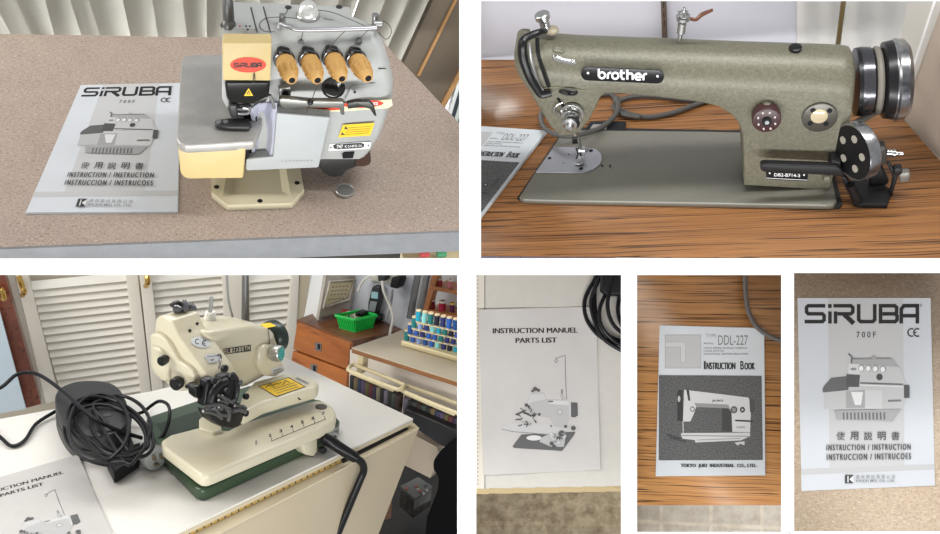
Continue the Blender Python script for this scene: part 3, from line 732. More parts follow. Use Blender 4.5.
# tension dial
c = B2(368, 445, y=Ya)
mb = MB().lathe(c, (-.12, -1, -.15), [(0, .0165), (.004, .0165), (.005, .013), (.010, .012), (.011, .0145), (.014, .0145), (.015, .009), (.020, .0085), (.0205, .011), (.026, .0105), (.027, .007), (.034, .0055), (.035, .002)], n=28)
td = T.part('tension_dial', mb, chrome, 'chrome tension discs')
mb = MB().lathe(c + Vector((0, -.0112, 0)), (-.12, -1, -.15), [(0, .0128), (.0016, .0128)], n=24).lathe(c + Vector((0, -.021, -.003)), (-.12, -1, -.15), [(0, .0115), (.002, .0115)], n=24)
T.part('dial_groove', mb, blk, parent=td)
T.part('check_spring', MB().tube([B2(x, y, y=Ya - .006) for x, y in [(322, 462), (302, 452), (298, 430), (312, 416), (330, 408)]], .0011, n=6), chrome)
T.part('face_notch', MB().tube([B2(310, 390, y=Ya), B2(335, 430, y=Ya)], .002, n=6), blk)
# needle bar and presser foot
nb0 = P2.at(577, 134, y=Ya + .02); nbz = Vector((nb0.x, nb0.y, .014))
pf = P2.at(581, 160, z=.013)
mb = MB().cyl(P2.at(572, 128, y=pf.y), P2.at(577.5, 140, y=pf.y), .0055, chrome).cyl(P2.at(577.5, 139, y=pf.y), P2.at(580.3, 151, y=pf.y), .0042, chrome)
mb.box(P2.at(575, 139, y=pf.y - .003), (.008, .010, .012), blk, .001)
T.part('needle_bar', mb)
mb = MB().box(P2.at(581.5, 151, y=pf.y), (.013, .012, .012), None, .002).box(P2.at(580, 156, y=pf.y - .002), (.007, .006, .013), None, .001)
mb.prism([P2.at(x, y, z=.017) for x, y in [(574.5, 163.5), (577.5, 155), (584.5, 155), (584, 162), (580, 164)]], (0, 0, -.003), None, .0008)
mb.cyl(P2.at(584, 150, y=pf.y), P2.at(586.5, 150.5, y=pf.y - .004), .003)
T.part('presser_foot', mb, steel)
T.part('foot_shank', MB().tube([P2.at(x, y, y=pf.y - .006) for x, y in [(576, 148), (578, 154), (576, 159)]], .0012, n=6).box(P2.at(580.5, 154, y=pf.y - .006), (.003, .003, .006), None), blk)
# pressure screw on top of head, top oil caps
ym = Ya + .045
a = P2.at(546.5, 30, y=ym); b = P2.at(541.5, 13.5, y=ym); ax = (b - a)
L_ = ax.length
T.part('pressure_screw', MB().lathe(a, ax, [(0, .0075), (L_ * .55, .0070), (L_ * .6, .0082), (L_ * .68, .0082), (L_ * .7, .0105), (L_ * .95, .0105), (L_, .009)], n=22), chrome)
T.part('screw_boss', MB().ball(P2.at(552, 30.5, y=ym), .010, sc=(1, 1, .6), n=14), mat('tan_nut', lin(150, 140, 118), .4))
for x, y in ((587.5, 32.4), (795.5, 40.2)):
    c = P2.at(x, y + 6, z=P2.at(x, 61, y=Ya).z - .0022); T.part('oil_cap', MB().lathe(c - Vector((0, 0, .004)), (0, -.1, 1), [(0, .0085), (.003, .0085), (.004, .007)], n=18), blk)
# thread post with brown lever
c = P2.at(680, 37, y=ym); t = P2.at(682.5, 20, y=ym); ax = t - c; L_ = ax.length
mb = MB().lathe(c, ax, [(-.004, .003), (L_ * .25, .0035), (L_ * .26, .0062), (L_ * .85, .006), (L_ * .87, .003), (L_, .003), (L_ + .001, .0095), (L_ + .005, .0095), (L_ + .006, .006), (L_ + .013, .005), (L_ + .014, .0022), (L_ + .019, .002)], n=20)
mb.lathe(P2.at(684, 16, y=ym - .006), ax, [(0, .008), (.0015, .008)], n=18)
mb.box(P2.at(683, 11.5, y=ym), (.016, .002, .002))
th = T.part('thread_post', mb, chrome)
mb = MB().tube([P2.at(x, y, y=ym - .008) for x, y in [(690, 18.5), (696, 19.5), (702, 14.5), (713, 9.8)]], [.0024, .0026, .0032, .0022], n=8, flat=.5, sub=5)
T.part('finger_lever', mb, mat('brown_enamel', lin(92, 56, 40), .3, .3), 'brown finger lever', parent=th)
# stitch dial
fD = lambda X, Y, o=0: C2(X, Y, y=Ya - o)
c = fD(246, 482, .018) + Vector((0, .018, 0))
mb = MB().prism([fD(x, y) for x, y in [(205, 440), (222, 408), (244, 398), (266, 404), (284, 432), (290, 470), (270, 500), (220, 500)]], (0, -.010, 0), None, .005, taper=.92)
T.part('dial_boss', mb, ham)
mb = MB().cyl(c, c + Vector((0, -.018, 0)), .0195, None, n=32, bev=.002)
sd = T.part('stitch_dial', mb, mat('maroon_plastic', lin(60, 34, 36), .4), 'maroon numbered stitch-length dial')
I = Ink(lambda x, y, k: fD(x, y, .0185 + k * .00004)); pale = mat('dial_print', (.55, .5, .48), .4)
yo = -8
for k in range(8):
    a = R(k * 45 + 20); I.ell(246 + 36 * cos(a), 482 + 34 * sin(a), 4.2, 5, pale, 8)
T.part('dial_marks', I.done(), smooth=0, parent=sd)
c2_ = fD(246, 482, .0185); T.part('dial_hub', MB().cyl(c2_, c2_ + Vector((0, -.003, 0)), .0065, blk, n=20).cyl(c2_, c2_ + Vector((0, -.0045, 0)), .003, steel, n=14), None, parent=sd)
# oil window
c = fD(456, 464)
mb = MB().cyl(c, c + Vector((0, -.004, 0)), .0235, None, n=36, bev=.001); ow = T.part('oil_window', mb, mat('gunmetal', lin(84, 82, 76), .35, .5), 'round gunmetal oil window frame')
c = fD(455, 463, .004)
T.part('window_glass', MB().lathe(c, (0, -1, 0), [(0, .0115), (.001, .0112), (.0022, .008), (.0026, .001)], n=24), mat('oil_glass', lin(190, 176, 146), .15), parent=ow)
mb = MB()
for x, y in ((430, 439), (497, 440), (419, 491), (482, 493)): 
    c = fD(x, y, .004); T.part('window_screw', MB().cyl(c, c + Vector((0, -.001, 0)), .0036, n=14), blk, parent=ow)
# reverse lever and plates
G2 = lambda X, Y, o=0: D2(X, Y, y=Ya - o)
mb = MB().prism([G2(x, y, .018) for x, y in [(216, 146), (222, 137), (236, 135), (520, 144), (532, 150), (546, 178), (536, 184), (500, 180), (230, 166), (218, 158)]], (0, -.012, 0), None, .004)
mb.prism([G2(x, y, .0) for x, y in [(484, 140), (490, 110), (500, 104), (530, 106), (534, 150), (500, 150)]], (0, -.022, 0), None, .004)
T.part('reverse_lever', mb, blackm, 'black reverse-feed lever bar')
mb = MB().prism([G2(x, y, .0) for x, y in [(240, 172), (408, 176), (405, 220), (243, 212)]], (0, -.0015, 0), None, .0003)
mp_ = T.part('model_plate', mb, blk, 'black model plate under the lever')
I = Ink(lambda x, y, k: G2(x, y, .0017 + k * .00004))
I.text('DB2-B714-3', 274, 190, 376, 203, sv, .015, dy=4); I.text('BROTHER INDUSTRIES LTD.', 283, 173, 402, 181, sv, .01, dy=3); I.ell(256, 191, 3.5, 3.5, sv); I.ell(392, 198, 3.5, 3.5, sv)
I.line([(243, 210), (405, 218)], 2, sv)
T.part('plate_print', I.done(), smooth=0, parent=mp_)
T.part('foot_notch', MB().prism([G2(x, y, .0) for x, y in [(462, 214), (470, 194), (494, 190), (497, 214)]], (0, -.008, 0), None, .002), ham)
# handwheel: hub, belt groove and worn chrome rim, its axle along the arm
xw = P2.at(859, 82, y=Ya + dA / 2); s_ = P2.ppm(xw)
hm2 = mat('hub_dark', (.10, .10, .11), .2, .85); rim = mat('worn_chrome', (.46, .46, .46), .25, .9, col2=(.10, .10, .11), scale=16)
px_ = lambda v: v / s_
T_ax = Vector((1, 0, 0))
o_ = Vector((xw.x, Ya + .052, P2.at(866, 81.5, y=Ya + .052).z))
mb = MB().lathe(o_, T_ax, [(-.004, px_(34), blk), (px_(1), px_(34.5), blk), (px_(3), px_(35), hm2), (px_(12), px_(34), hm2), (px_(14), px_(30), blk)], n=48)
mb.lathe(o_ + T_ax * px_(13), T_ax, [(0, px_(28), steel), (px_(9), px_(28), steel)], n=48)
T.part('wheel_hub', mb, hm2, 'dark polished wheel hub')
mb = MB().lathe(o_ + T_ax * px_(21), T_ax, [(0, px_(30), blk), (px_(3), px_(38), blk), (px_(11), px_(39.5), blk), (px_(12), px_(39.5), rim), (px_(14), px_(41), rim), (px_(22), px_(40), rim), (px_(26), px_(36), rim), (px_(27), px_(29), rim), (px_(26), px_(18), blk)], n=56)
T.part('handwheel', mb, blk, 'black handwheel with a chipped chrome rim')
belt = mat('belt_grey', lin(112, 106, 98), .6)
mb = MB()
bp = []
for k in range(0, 15):
    a = R(-60 + k * 17)
    bp.append(o_ + Vector((px_(17.5), -cos(a) * px_(31), sin(a) * px_(31))))
bp = [P2.at(846, 128, y=Ya + .03), P2.at(858, 122, y=Ya + .01)] + bp
T.part('drive_belt', MB().tube(bp, px_(3.6), n=10, sub=4), belt)

# cable loop behind the head
mb = MB()
gy = mat('grey_cable_dark', lin(78, 76, 72), .5)
mb.tube([P2.at(617, 97, z=.02), P2.at(617, 112, z=.012), P2.at(600, 128, z=.014), P2.at(570, 136, z=.03), P2.at(548, 131, z=.02), P2.at(541, 120, z=.010), P2.at(546, 108, z=.006), P2.at(575, 100, z=.006), P2.at(606, 94, z=.006), P2.at(614, 97, z=.006), P2.at(620, 110, z=.006), P2.at(645, 117, z=.006), P2.at(672, 113, z=.006), P2.at(692, 106, z=.006), P2.at(720, 96, z=.006)], .0042, n=10, sub=6)
mb.tube([P2.at(720, 100, z=.006), P2.at(690, 100, z=.006), P2.at(650, 96, z=.006), P2.at(626, 98, z=.006), P2.at(614, 106, z=.006), P2.at(622, 114, z=.008), P2.at(640, 117.5, z=.008)], .004, n=10, sub=6)
single(P2, 'cable', mb, gy, 'dark grey cable looping on the teak table behind the needle end of the olive machine', 'cable')
# hinge bracket behind bed
T = Thing(P2, 'bed_hinge', 'black hinge bracket on the teak table behind the bed of the olive machine', 'hinge', P2.at(610, 126, z=0))
T.part('hinge_plate', MB().prism(P2.poly([(585, 130), (590, 121), (626, 121), (625, 131)], z=.006), (0, 0, -.0055), None, .001), blackm)
T.part('hinge_pad', MB().prism(P2.poly([(590, 128), (593, 124), (608, 124), (606, 129)], z=.009), (0, 0, -.003), None, .001), mat('grey_pad', lin(140, 138, 132), .5))

# bobbin winder at the right
T = Thing(P2, 'bobbin_winder', 'black bobbin winder with a steel-rimmed wheel on the teak table right of the olive machine', 'bobbin winder', P2.at(870, 200, z=0))
H2 = lambda X, Y, **k: P2.at(820 + X / 4.45, 100 + Y / 4.45, **k)
mb = MB()
bp = [(125, 360), (190, 350), (255, 355), (320, 400), (300, 465), (180, 462), (150, 455)]
mb.prism([H2(x, y, z=.008) for x, y in bp], (0, 0, -.008), None, .001)
T.part('base_plate', mb, blackm)
yq = H2(200, 460, z=0).y
mb = MB().prism([H2(x, y, y=yq - .002) for x, y in [(96, 340), (118, 345), (152, 400), (182, 455), (160, 462), (136, 430), (108, 385)]], (0, .012, 0), None, .003)
mb.cyl(H2(135, 378, y=yq - .006), H2(172, 452, y=yq - .006), .006, n=14)
T.part('hinge_arm', mb, blk)
mb = MB().prism([H2(x, y, y=yq + .03) for x, y in [(232, 285), (275, 290), (310, 370), (262, 405), (225, 390), (215, 330)]], (0, .01, 0), None, .003)
T.part('side_cheek', mb, blackm)
mb = MB().prism([H2(x, y, y=yq + .02) for x, y in [(228, 220), (240, 212), (292, 212), (298, 222), (298, 285), (286, 292), (272, 278), (262, 258), (228, 252)]], (0, .018, 0), None, .003)
T.part('bracket', mb, mat('grey_black_metal', lin(70, 70, 68), .4, .4))
mb = MB().prism([H2(x, y, y=yq + .012) for x, y in [(298, 285), (312, 282), (338, 320), (352, 322), (340, 370), (318, 440), (302, 462), (290, 450), (318, 390), (325, 345)]], (0, .008, 0), None, .002)
mb.box(H2(345, 310, y=yq + .012), (px_(8), .012, px_(9)), None, .002)
T.part('trip_lever', mb, blackm)
T.part('lever_pad', MB().prism([H2(x, y, y=yq + .006) for x, y in [(352, 330), (400, 326), (404, 334), (396, 366), (356, 368)]], (0, .012, 0), None, .002), mat('pad_grey_metal', lin(128, 126, 120), .35, .5))
a = H2(295, 234, y=yq + .03); b = H2(368, 239, y=yq + .03)
mb = MB().cyl(a, a + (b - a) * .45, .005, n=14).cyl(a + (b - a) * .4, b, .0030, n=12).cyl(a + (b - a) * .42, a + (b - a) * .5, .0062, n=14)
T.part('spindle', mb, chrome)
# wheel disc: seen three-quarter, its axle points left and forward
wc = H2(148, 232, y=yq - .004)
ax = Vector((-.88, -.47, .08)).normalized()
wr = .0410
mb = MB().lathe(wc - ax * .006, -ax, [(-.008, wr * .93, blk), (-.0085, wr * .98, rim), (-.0065, wr, rim), (.008, wr, rim), (.010, wr * .96, rim), (.009, wr * .3, blk)], n=48)
wh = T.part('wheel', mb, blk, 'black friction wheel with a steel rim')
mb = MB(); u = ax.cross(Vector((0, 0, 1))).normalized(); v = u.cross(ax)
dish = wc - ax * .006 + ax * .0088
mb.lathe(dish - ax * .001, ax, [(0, wr * .9), (.0006, wr * .9)], blk, n=40)
for k in range(5):
    a = R(72 * k + 20); p = dish + (u * cos(a) + v * sin(a)) * wr * .55; mb.lathe(p, ax, [(-.0006, .0055), (.0008, .0055)], mat('hole_grey', lin(150, 145, 135), .4), n=14)
T.part('wheel_face', mb, None, parent=wh)
c = H2(180, 470, z=.0)
paper(P2, [(465, 125), (546.5, 130.5), (468, 232), (379, 226)], Q5, lambda I: cover_lockstitch(I, grain2), 'instruction_booklet', 'stapled instruction book lying at the needle end of the olive machine', 'booklet', z=.001, thick=.006, extra=MC['booklet_paper'], pages=3, clips=[dict(px=472, keep=1)])
# ---------------------------------------------------------------- setting 1: overlocker on speckled table, vertical blind behind
def vy(f, ox, oy, s): return lambda X, Y, **k: P1.at(ox + X / s, oy + Y / s, **k)
b1 = vy(0, 225, 0, 3.984); d1 = vy(0, 225, 125, 3.957); e1 = vy(0, 170, 0, 4.45); g1 = vy(0, 170, 90, 4.108); h1 = vy(0, 270, 90, 4.108)
sp1 = speckle('speckled_laminate', lin(164, 147, 134), lin(118, 100, 90), lin(184, 170, 158), 600)
greye = mat('grey_edge', lin(128, 130, 132), .5, var=.12, scale=40)
T = Thing(P1, 'table', 'long beige speckled laminate table with grey edging carrying the white overlocker', 'table', P1.at(230, 150, z=-.04))
top = [(-60, 33), (187, 37), (240, 37.5), (368, 27), (374.6, 32.6), (455.5, 119), (468, 132.5), (468, 230), (-60, 249.5)]
T.part('table_top', MB().prism(P1.poly(top, z=0), (0, 0, -.03), sp1))
a, b = P1.at(-60, 249.5, z=-.0005), P1.at(468, 230, z=-.0005)
T.part('edge_band', MB().prism([a, b, b + Vector((0, -.004, 0)), a + Vector((0, -.004, 0))], (0, 0, -.036)), greye, 'grey edging strip')
dk = mat('dark_floor', lin(46, 40, 34), .7, var=.3, scale=8)
struct(P1, 'floor', MB().prism(P1.poly([(200, 235), (468, 228), (468, 268), (200, 268)], z=-.6), (0, 0, -.02)), dk)
T = Thing(P1, 'thread_tray', 'cream plastic tray with coloured reels showing under the right front edge of the speckled table', 'tray', P1.at(430, 254, z=-.16))
T.part('tray', MB().prism(P1.poly([(400, 252), (468, 249), (468, 264), (404, 264)], z=-.14), (0, 0, -.02), None, .003), mat('cream_plastic', lin(222, 208, 168), .4))
for x, c in ((420, (170, 60, 60)), (437, (60, 130, 90))):
    T.part('reel', MB().cyl(P1.at(x, 253.5, z=-.13), P1.at(x + 9, 253, z=-.13), .006, n=12), mat('reel_%d' % x, lin(*c), .7))

# vertical blind -----------------------------------------------------
yb = P1.at(100, 34, z=0).y + .05
slm = bpy.data.materials.new('blind_vane'); slm.use_nodes = True
_n = slm.node_tree; _b = _n.nodes['Principled BSDF']; _b.inputs['Base Color'].default_value = (*lin(150, 142, 126), 1); _b.inputs['Roughness'].default_value = .8
_t = _n.nodes.new('ShaderNodeBsdfTranslucent'); _t.inputs['Color'].default_value = (*lin(196, 194, 188), 1); _m = _n.nodes.new('ShaderNodeMixShader'); _m.inputs[0].default_value = .72
_n.links.new(_b.outputs[0], _m.inputs[1]); _n.links.new(_t.outputs[0], _m.inputs[2]); _n.links.new(_m.outputs[0], _n.nodes['Material Output'].inputs['Surface'])
# vane edges, read where they meet the table (y=34) and at the top of the view (y=0)
ED = [(-44, -92), (-14, -50), (10, -8), (31, 16), (54, 45), (81, 70), (99.5, 89), (129.3, 122), (157.7, 152), (185.8, 181.3), (206.4, 206), (230, 232), (256, 260), (282, 288), (303, 311), (327, 337), (346, 358), (371, 384.7), (392.5, 407.5), (418, 433)]
T = Thing(P1, 'vertical_blind', 'grey-beige vertical vane blind with daylight glowing through behind the overlocker', 'blind', P1.at(200, 34, y=yb))
for i in range(len(ED) - 1):
    (xb0, xt0), (xb1, xt1) = ED[i], ED[i + 1]
    gap = (.6, -.6, .7, -.8, -.8, -1, -.6, .8, .3, .9, .6, 2.5, -1, 3, -1, 2, .6, .7, 1.0, 1.2)[i]
    right = i > 15
    rows = []
    for yy, k in ((-45, -45 / 34), (0, 0), (34, 1), (62 if right else 46, (62 if right else 46) / 34), (100 if right else 60, (100 if right else 60) / 34)):
        xa = xt0 + (xb0 - xt0) * k + max(gap, 0); xc = xt1 + (xb1 - xt1) * k
        if gap < 1: xc = xc + (.55, .3, .42)[i % 3] * (xc - xa)
        r = []
        for j in range(9):
            t = j / 8; yy2 = yb + (.05, .035, .06)[i % 3] * t + .012 * sin(pi * t) * (1, .4, -.8)[i % 3]
            r.append(P1.at(xa + (xc - xa) * t, yy, y=yy2))
        rows.append(r)
    mb = MB(); mb.grid(rows); bmesh.ops.solidify(mb.bm, geom=mb.bm.faces[:], thickness=.0008)
    T.part('vane', mb, slm, smooth=60)
# window glass behind the blind lets the sky in
mb = MB().prism([P1.at(-90, -60, y=yb + .24), P1.at(440, -60, y=yb + .24), P1.at(440, 110, y=yb + .24), P1.at(-90, 70, y=yb + .24)], (0, .005, 0))
struct(P1, 'window_1', mb, mat('daylit_glass', (.9, .95, 1), .3, emit=((1, 1, .97), 6)))
# dark panel, wooden strip and books in the corner
dm = mat('dark_panel', lin(104, 94, 80), .8)
yk = yb + .02
T = Thing(P1, 'bookcase', 'dark bookcase side with thin wooden edges right of the vertical blind', 'bookcase', P1.at(440, 90, y=yk))
T.part('side_panel', MB().prism([P1.at(x, y, y=yk) for x, y in [(454, -45), (474, -45), (474, 50), (443, 112), (381, 112)]], (0, .02, 0)), dm)
T.part('front_edge', MB().prism([P1.at(x, y, y=yk - .006) for x, y in [(471, 50), (474, 52), (440, 116), (436, 114)]], (0, .006, 0)), mat('pine_edge', lin(170, 128, 80), .5))
T.part('wood_edge', MB().prism([P1.at(x, y, y=yk - .008) for x, y in [(455.2, 0), (457.3, 0), (420, 76), (417, 76)]], (0, .006, 0)), MC['pine_edge'])
for k, (x, c, l) in enumerate(((449, (222, 226, 226), 'white spine'), (453, (44, 52, 62), 'dark blue spine'), (457, (196, 206, 200), 'pale green-grey spine'), (461, (70, 90, 86), 'dark green spine'))):
    mb = MB().prism([P1.at(a, b, y=yk - .001 - .0002 * k) for a, b in [(x + 9, 80), (x + 13, 80), (x - 1, 128), (x - 5, 128)]], (0, .06, 0), None, .001)
    single(P1, 'book', mb, mat('book_%d' % k, lin(*c), .6), 'slim book with ' + l + ' leaning in the corner right of the speckled table', 'book', group='books in the corner')

# manual on the table ---------------------------------------------------
paper(P1, [(81, 85), (181, 83), (177.5, 211.5), (26, 212.5)], Q6, lambda I: cover_overlocker(I, .56), 'instruction_manual', 'overlocker manual lying on the speckled table left of the white overlocker', 'manual', z=.0003, thick=.0022, extra=mat('coated_paper_bright', lin(198, 201, 205), .5, var=.03, scale=20), pages=2)
c = P1.at(344.8, 192.5, z=0)
single(P1, 'metal_disc', MB().lathe(c, (0, 0, 1), [(0, .0125), (.0035, .0135), (.005, .0135), (.0062, .0125), (.0062, .0118), (.0054, .0112), (.0056, .0005)], n=36), mat('steel_disc', (.42, .41, .39), .38, .8), 'small round steel disc lying on the speckled table right of the overlocker', 'disc')

# the overlocker -------------------------------------------------------
T = Thing(P1, 'overlocker', 'white industrial overlocker with cream tension knobs and steel cloth plate', 'sewing machine', P1.at(290, 170, z=0))
wht = mat('grey_white_enamel', lin(164, 166, 163), .38, var=.07, scale=30); crm = mat('aged_cream_plastic', lin(200, 178, 124), .42, var=.08, scale=18)
tcr = mat('tray_cream', lin(196, 188, 160), .5); blk1 = MC['gloss_black']; yel = mat('warning_yellow', lin(232, 190, 30), .45)
# mounting tray
def ring(pts, z): return [P1.at(x, y, z=z) for x, y in pts]
o = [(212, 160), (211.5, 192), (227.5, 205), (292, 203), (304, 189), (299, 160)]
i1 = [(229, 160), (222.5, 196.5), (224, 197.5), (289.5, 196.5), (291, 196), (284.5, 160)]
i2 = [(236, 160), (233, 193), (234, 193.5), (281, 192), (282, 191), (278, 160)]
mb = MB(); O = ring(o, .011); O0 = [Vector((p.x, p.y, .0005)) for p in O]
mb.loft([O0, O, ring(i1, .011), ring(i2, .003)], cap=True)
tray = T.part('mounting_tray', mb, tcr, 'cream cast mounting tray', smooth=25)
for x, y in ((216.5, 187), (260, 201), (297, 183)):
    p = P1.at(x, y, z=.011); T.part('bolt_hole', MB().cyl(p - Vector((0, 0, .001)), p + Vector((0, 0, .0006)), .0036, n=14), blk1, parent=tray)
# body shell
ztop = P1.at(300, 35, y=.045).z
xb = P1.at(350, 7, z=ztop).x
bk = P1.at(300, 6.5, z=ztop).y
secs = []
L_ = {168: 246, 158: 246}
for py, xr, yf_ in ((159, 366, .018), (151, 373, .016), (136, 381.7, .016), (120, 386.8, .018), (100, 392, .022), (85, 393, .026), (68, 389, .030), (54, 385, .036), (44, 381, .041), (37, 376, .048)):
    xl = 222 if py < 110 else 246 if py > 130 else 232
    Lf = P1.at(xl, py, y=yf_); Rf = P1.at(xr, py, y=yf_ + .018); Rm = P1.at(xr - 7, py, y=yf_ + .002)
    z = P1.at(300, py, y=yf_).z
    f = lambda p: Vector((p.x, p.y, z))
    secs.append([f(Lf), Vector(((Lf.x + Rm.x) / 2, yf_, z)), f(Rm), Vector(((Rm.x * .35 + Rf.x * .65), yf_ + .007, z)), f(Rf), Vector((max(xb, Rf.x - .03), bk * .8, z)), Vector((xb, bk, z)), Vector((Lf.x, bk, z))])
tp = [Vector((p.x * .985 + .015 * xb * .5, p.y + (.004 if k < 3 else 0), ztop + .0025)) for k, p in enumerate(secs[-1])]
mb = MB().loft(secs + [tp]); T.part('body', mb, wht, smooth=42)
# seams on the top and across the shoulder
seam = mat('seam_dark', (.03, .03, .03), .6)
zt = ztop + .0028
for p in ([(103, 30), (128, 128)], [(153, 28), (182, 130)]):
    T.part('seam', MB().tube([b1(*q, z=zt) for q in p], .0009, n=6, sub=1), seam)
T.part('seam', MB().tube([b1(612, 273, y=.031), b1(640, 272, y=.036), b1(656, 268, y=.048)], .0008, n=6), seam)
T.part('seam', MB().tube([b1(475, 402, y=.0205), b1(490, 372, y=.023), b1(508, 340, y=.025), b1(560, 334, y=.0255), b1(655, 322, y=.034)], .0005, n=5, sub=3), mat('seam_grey', (.16, .16, .16), .6))
T.part('seam', MB().tube([b1(210, 338, y=.0255), b1(214, 350, y=.0245), b1(262, 344, y=.025)], .0005, n=5, sub=1), MC['seam_grey'])
# front cover
mb = MB().prism([P1.at(x, y, y=0) for x, y in [(276.5, 113), (330.5, 117.5), (320.5, 160), (318.5, 168), (246, 171), (246, 159), (273, 157)]], (0, .017, 0), None, .002)
fc = T.part('front_cover', mb, mat('cover_white', lin(168, 172, 172), .42, var=.04, scale=30))
I = Ink(lambda x, y, k: P1.at(x, y, y=-.0004 - k * .00003))
for k in range(9): I.line([(281.5 + k * 3.6, 161.3 - .05 * k), (283.6 + k * 3.6, 161.3 - .05 * k)], 1.3, .32)
T.part('embossed_mark', I.done(), smooth=0, parent=fc)
# chute beside the needle
rows = []
for j, (py, xl, xr) in enumerate(((103, 259, 277), (110, 249, 277), (120, 252, 276), (135, 255, 275), (150, 252, 273.5), (158, 250, 272.5))):
    rows.append([P1.at(xl + (xr - xl) * t, py, y=.004 + .016 * sin(pi * min(1, t * 1.15)) + (.008 if t < .1 else 0)) for t in [k / 8 for k in range(9)]])
mb = MB(); mb.grid(rows); bmesh.ops.solidify(mb.bm, geom=mb.bm.faces[:], thickness=.001)
T.part('chip_chute', mb, mat('lavender_white_plastic', lin(222, 224, 238), .4), 'pale lavender-white concave chute', smooth=60)
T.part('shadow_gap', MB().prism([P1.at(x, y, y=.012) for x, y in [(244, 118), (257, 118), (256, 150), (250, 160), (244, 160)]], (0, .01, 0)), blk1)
# steel cloth plate and cream side cover
pl = [(181, 62), (183, 57), (190, 54.5), (224, 54), (262, 54), (262, 122), (254, 142), (186, 145.5), (179, 143), (176.8, 138)]
steelb = mat('brushed_plate', (.50, .48, .45), .38, .6, var=.12, scale=45)
T.part('cloth_plate', MB().prism(P1.poly(pl, z=.125), (0, 0, -.013), None, .002), steelb, 'brushed steel cloth plate')
yc = P1.at(215, 144, z=.125).y + .003
mb = MB().prism([P1.at(x, y, y=yc) for x, y in [(177.8, 147), (246, 148), (243.2, 178.8), (189, 179.5), (183.5, 178), (180.3, 173)]], (0, .165, 0), None, .003)
T.part('side_cover', mb, crm, 'cream plastic side cover')
T.part('cover_latch', MB().prism([P1.at(x, y, y=.001) for x, y in [(245.5, 150), (249, 150), (248.5, 163), (245, 164)]], (0, .01, 0), None, .001), blk1)
# head cover with red oval
yh = -.004
mb = MB().prism([e1(x, y, y=yh) for x, y in [(232, 196), (238, 190), (446, 192), (452, 202), (446, 360), (236, 358)]], (0, .020, 0), None, .0045)
hc = T.part('head_cover', mb, crm, 'cream head cover with a red oval badge')
redm = mat('badge_red', lin(214, 62, 34), .4)
I = Ink(lambda X, Y, k: e1(X, Y, y=yh - .0004 - k * .00004)); I.ell(348, 289, 80, 34, redm, 36)
def siruba_small(I, x0, y0, x1, y1, v, w, tilt=0):
    for st in ([(145, 147), (75, 147), (68, 154), (68, 172), (75, 180), (133, 180), (140, 187), (140, 205), (133, 212), (60, 212)], [(164, 165), (164, 220)], [(164, 140), (164, 152)],
               [(178, 147), (250, 147), (258, 154), (258, 172), (250, 180), (195, 180)], [(187, 170), (187, 220)], [(222, 182), (262, 220)], [(282, 140), (282, 204), (290, 212), (340, 212), (348, 204), (348, 140)],
               [(372, 147), (430, 147), (438, 154), (438, 173), (431, 180), (380, 180)], [(431, 180), (440, 188), (440, 204), (432, 212), (372, 212)], [(372, 140), (372, 220)], [(457, 220), (457, 160), (468, 147), (523, 147), (523, 220)], [(457, 188), (523, 188)]):
        I.line([(x0 + (a - 60) / 470 * (x1 - x0), y0 + (b - 140) / 80 * (y1 - y0)) for a, b in st], w, v)
siruba_small(I, 284, 280, 408, 300, .01, 5.5)
T.part('badge', I.done(), smooth=0, parent=hc)
# smoked guard and its warning triangle
glass = mat('smoked_guard', (.010, .010, .009), .2, spec=.3)
mb = MB().prism([e1(x, y, y=-.003) for x, y in [(242, 362), (446, 362), (440, 435), (400, 452), (372, 468), (268, 462), (250, 440)]], (0, .03, 0), None, .004)
gd = T.part('finger_guard', mb, glass, 'smoked plastic finger guard')
I = Ink(lambda X, Y, k: e1(X, Y, y=-.0035 - k * .00005)); I.poly([(350, 392), (370, 426), (329, 427)], yel); I.poly([(350, 402), (360, 420), (340, 420)], .02); I.poly([(350, 408), (354, 418), (346, 418)], yel)
T.part('warning_triangle', I.done(), smooth=0, parent=gd)
# needle mechanism and presser foot
dm1 = mat('dark_steel', (.045, .045, .045), .4, .5)
mb = MB().prism([g1(x, y, y=.012) for x, y in [(236, 0), (400, 0), (398, 50), (345, 76), (325, 110), (250, 112), (240, 80)]], (0, .02, 0), None, .003)
T.part('needle_mechanism', mb, dm1)
mb = MB()
for p in ([(255, 55), (262, 75), (320, 78), (330, 66)], [(250, 70), (275, 95), (318, 96), (326, 84), (318, 74), (300, 72)], [(335, 20), (338, 60)], [(410, 20), (425, 60), (428, 75)], [(265, 42), (300, 48), (400, 30)]):
    T.part('wire_lever', MB().tube([g1(*q, y=.004) for q in p], .0022, n=8, sub=4), mat('grey_steel', (.30, .30, .30), .3, .8))
mb.bm.free()
mb = MB().prism([g1(x, y, z=.133) for x, y in [(181, 132), (188, 122), (243, 114), (322, 118), (336, 138), (326, 152), (235, 150), (192, 143)]], (0, 0, -.006), None, .0015)
ft = T.part('presser_foot', mb, dm1)
for x, y, r in ((200, 131, .0035), (228, 131, .0032)):
    p = g1(x, y, z=.1335); T.part('foot_screw', MB().cyl(p - Vector((0, 0, .001)), p + Vector((0, 0, .0012)), r, n=12), MC['grey_steel'], parent=ft)
T.part('foot_arm', MB().prism([g1(x, y, y=.0) for x, y in [(240, 60), (275, 62), (282, 118), (262, 122), (244, 110)]], (0, .015, 0), None, .003), dm1)
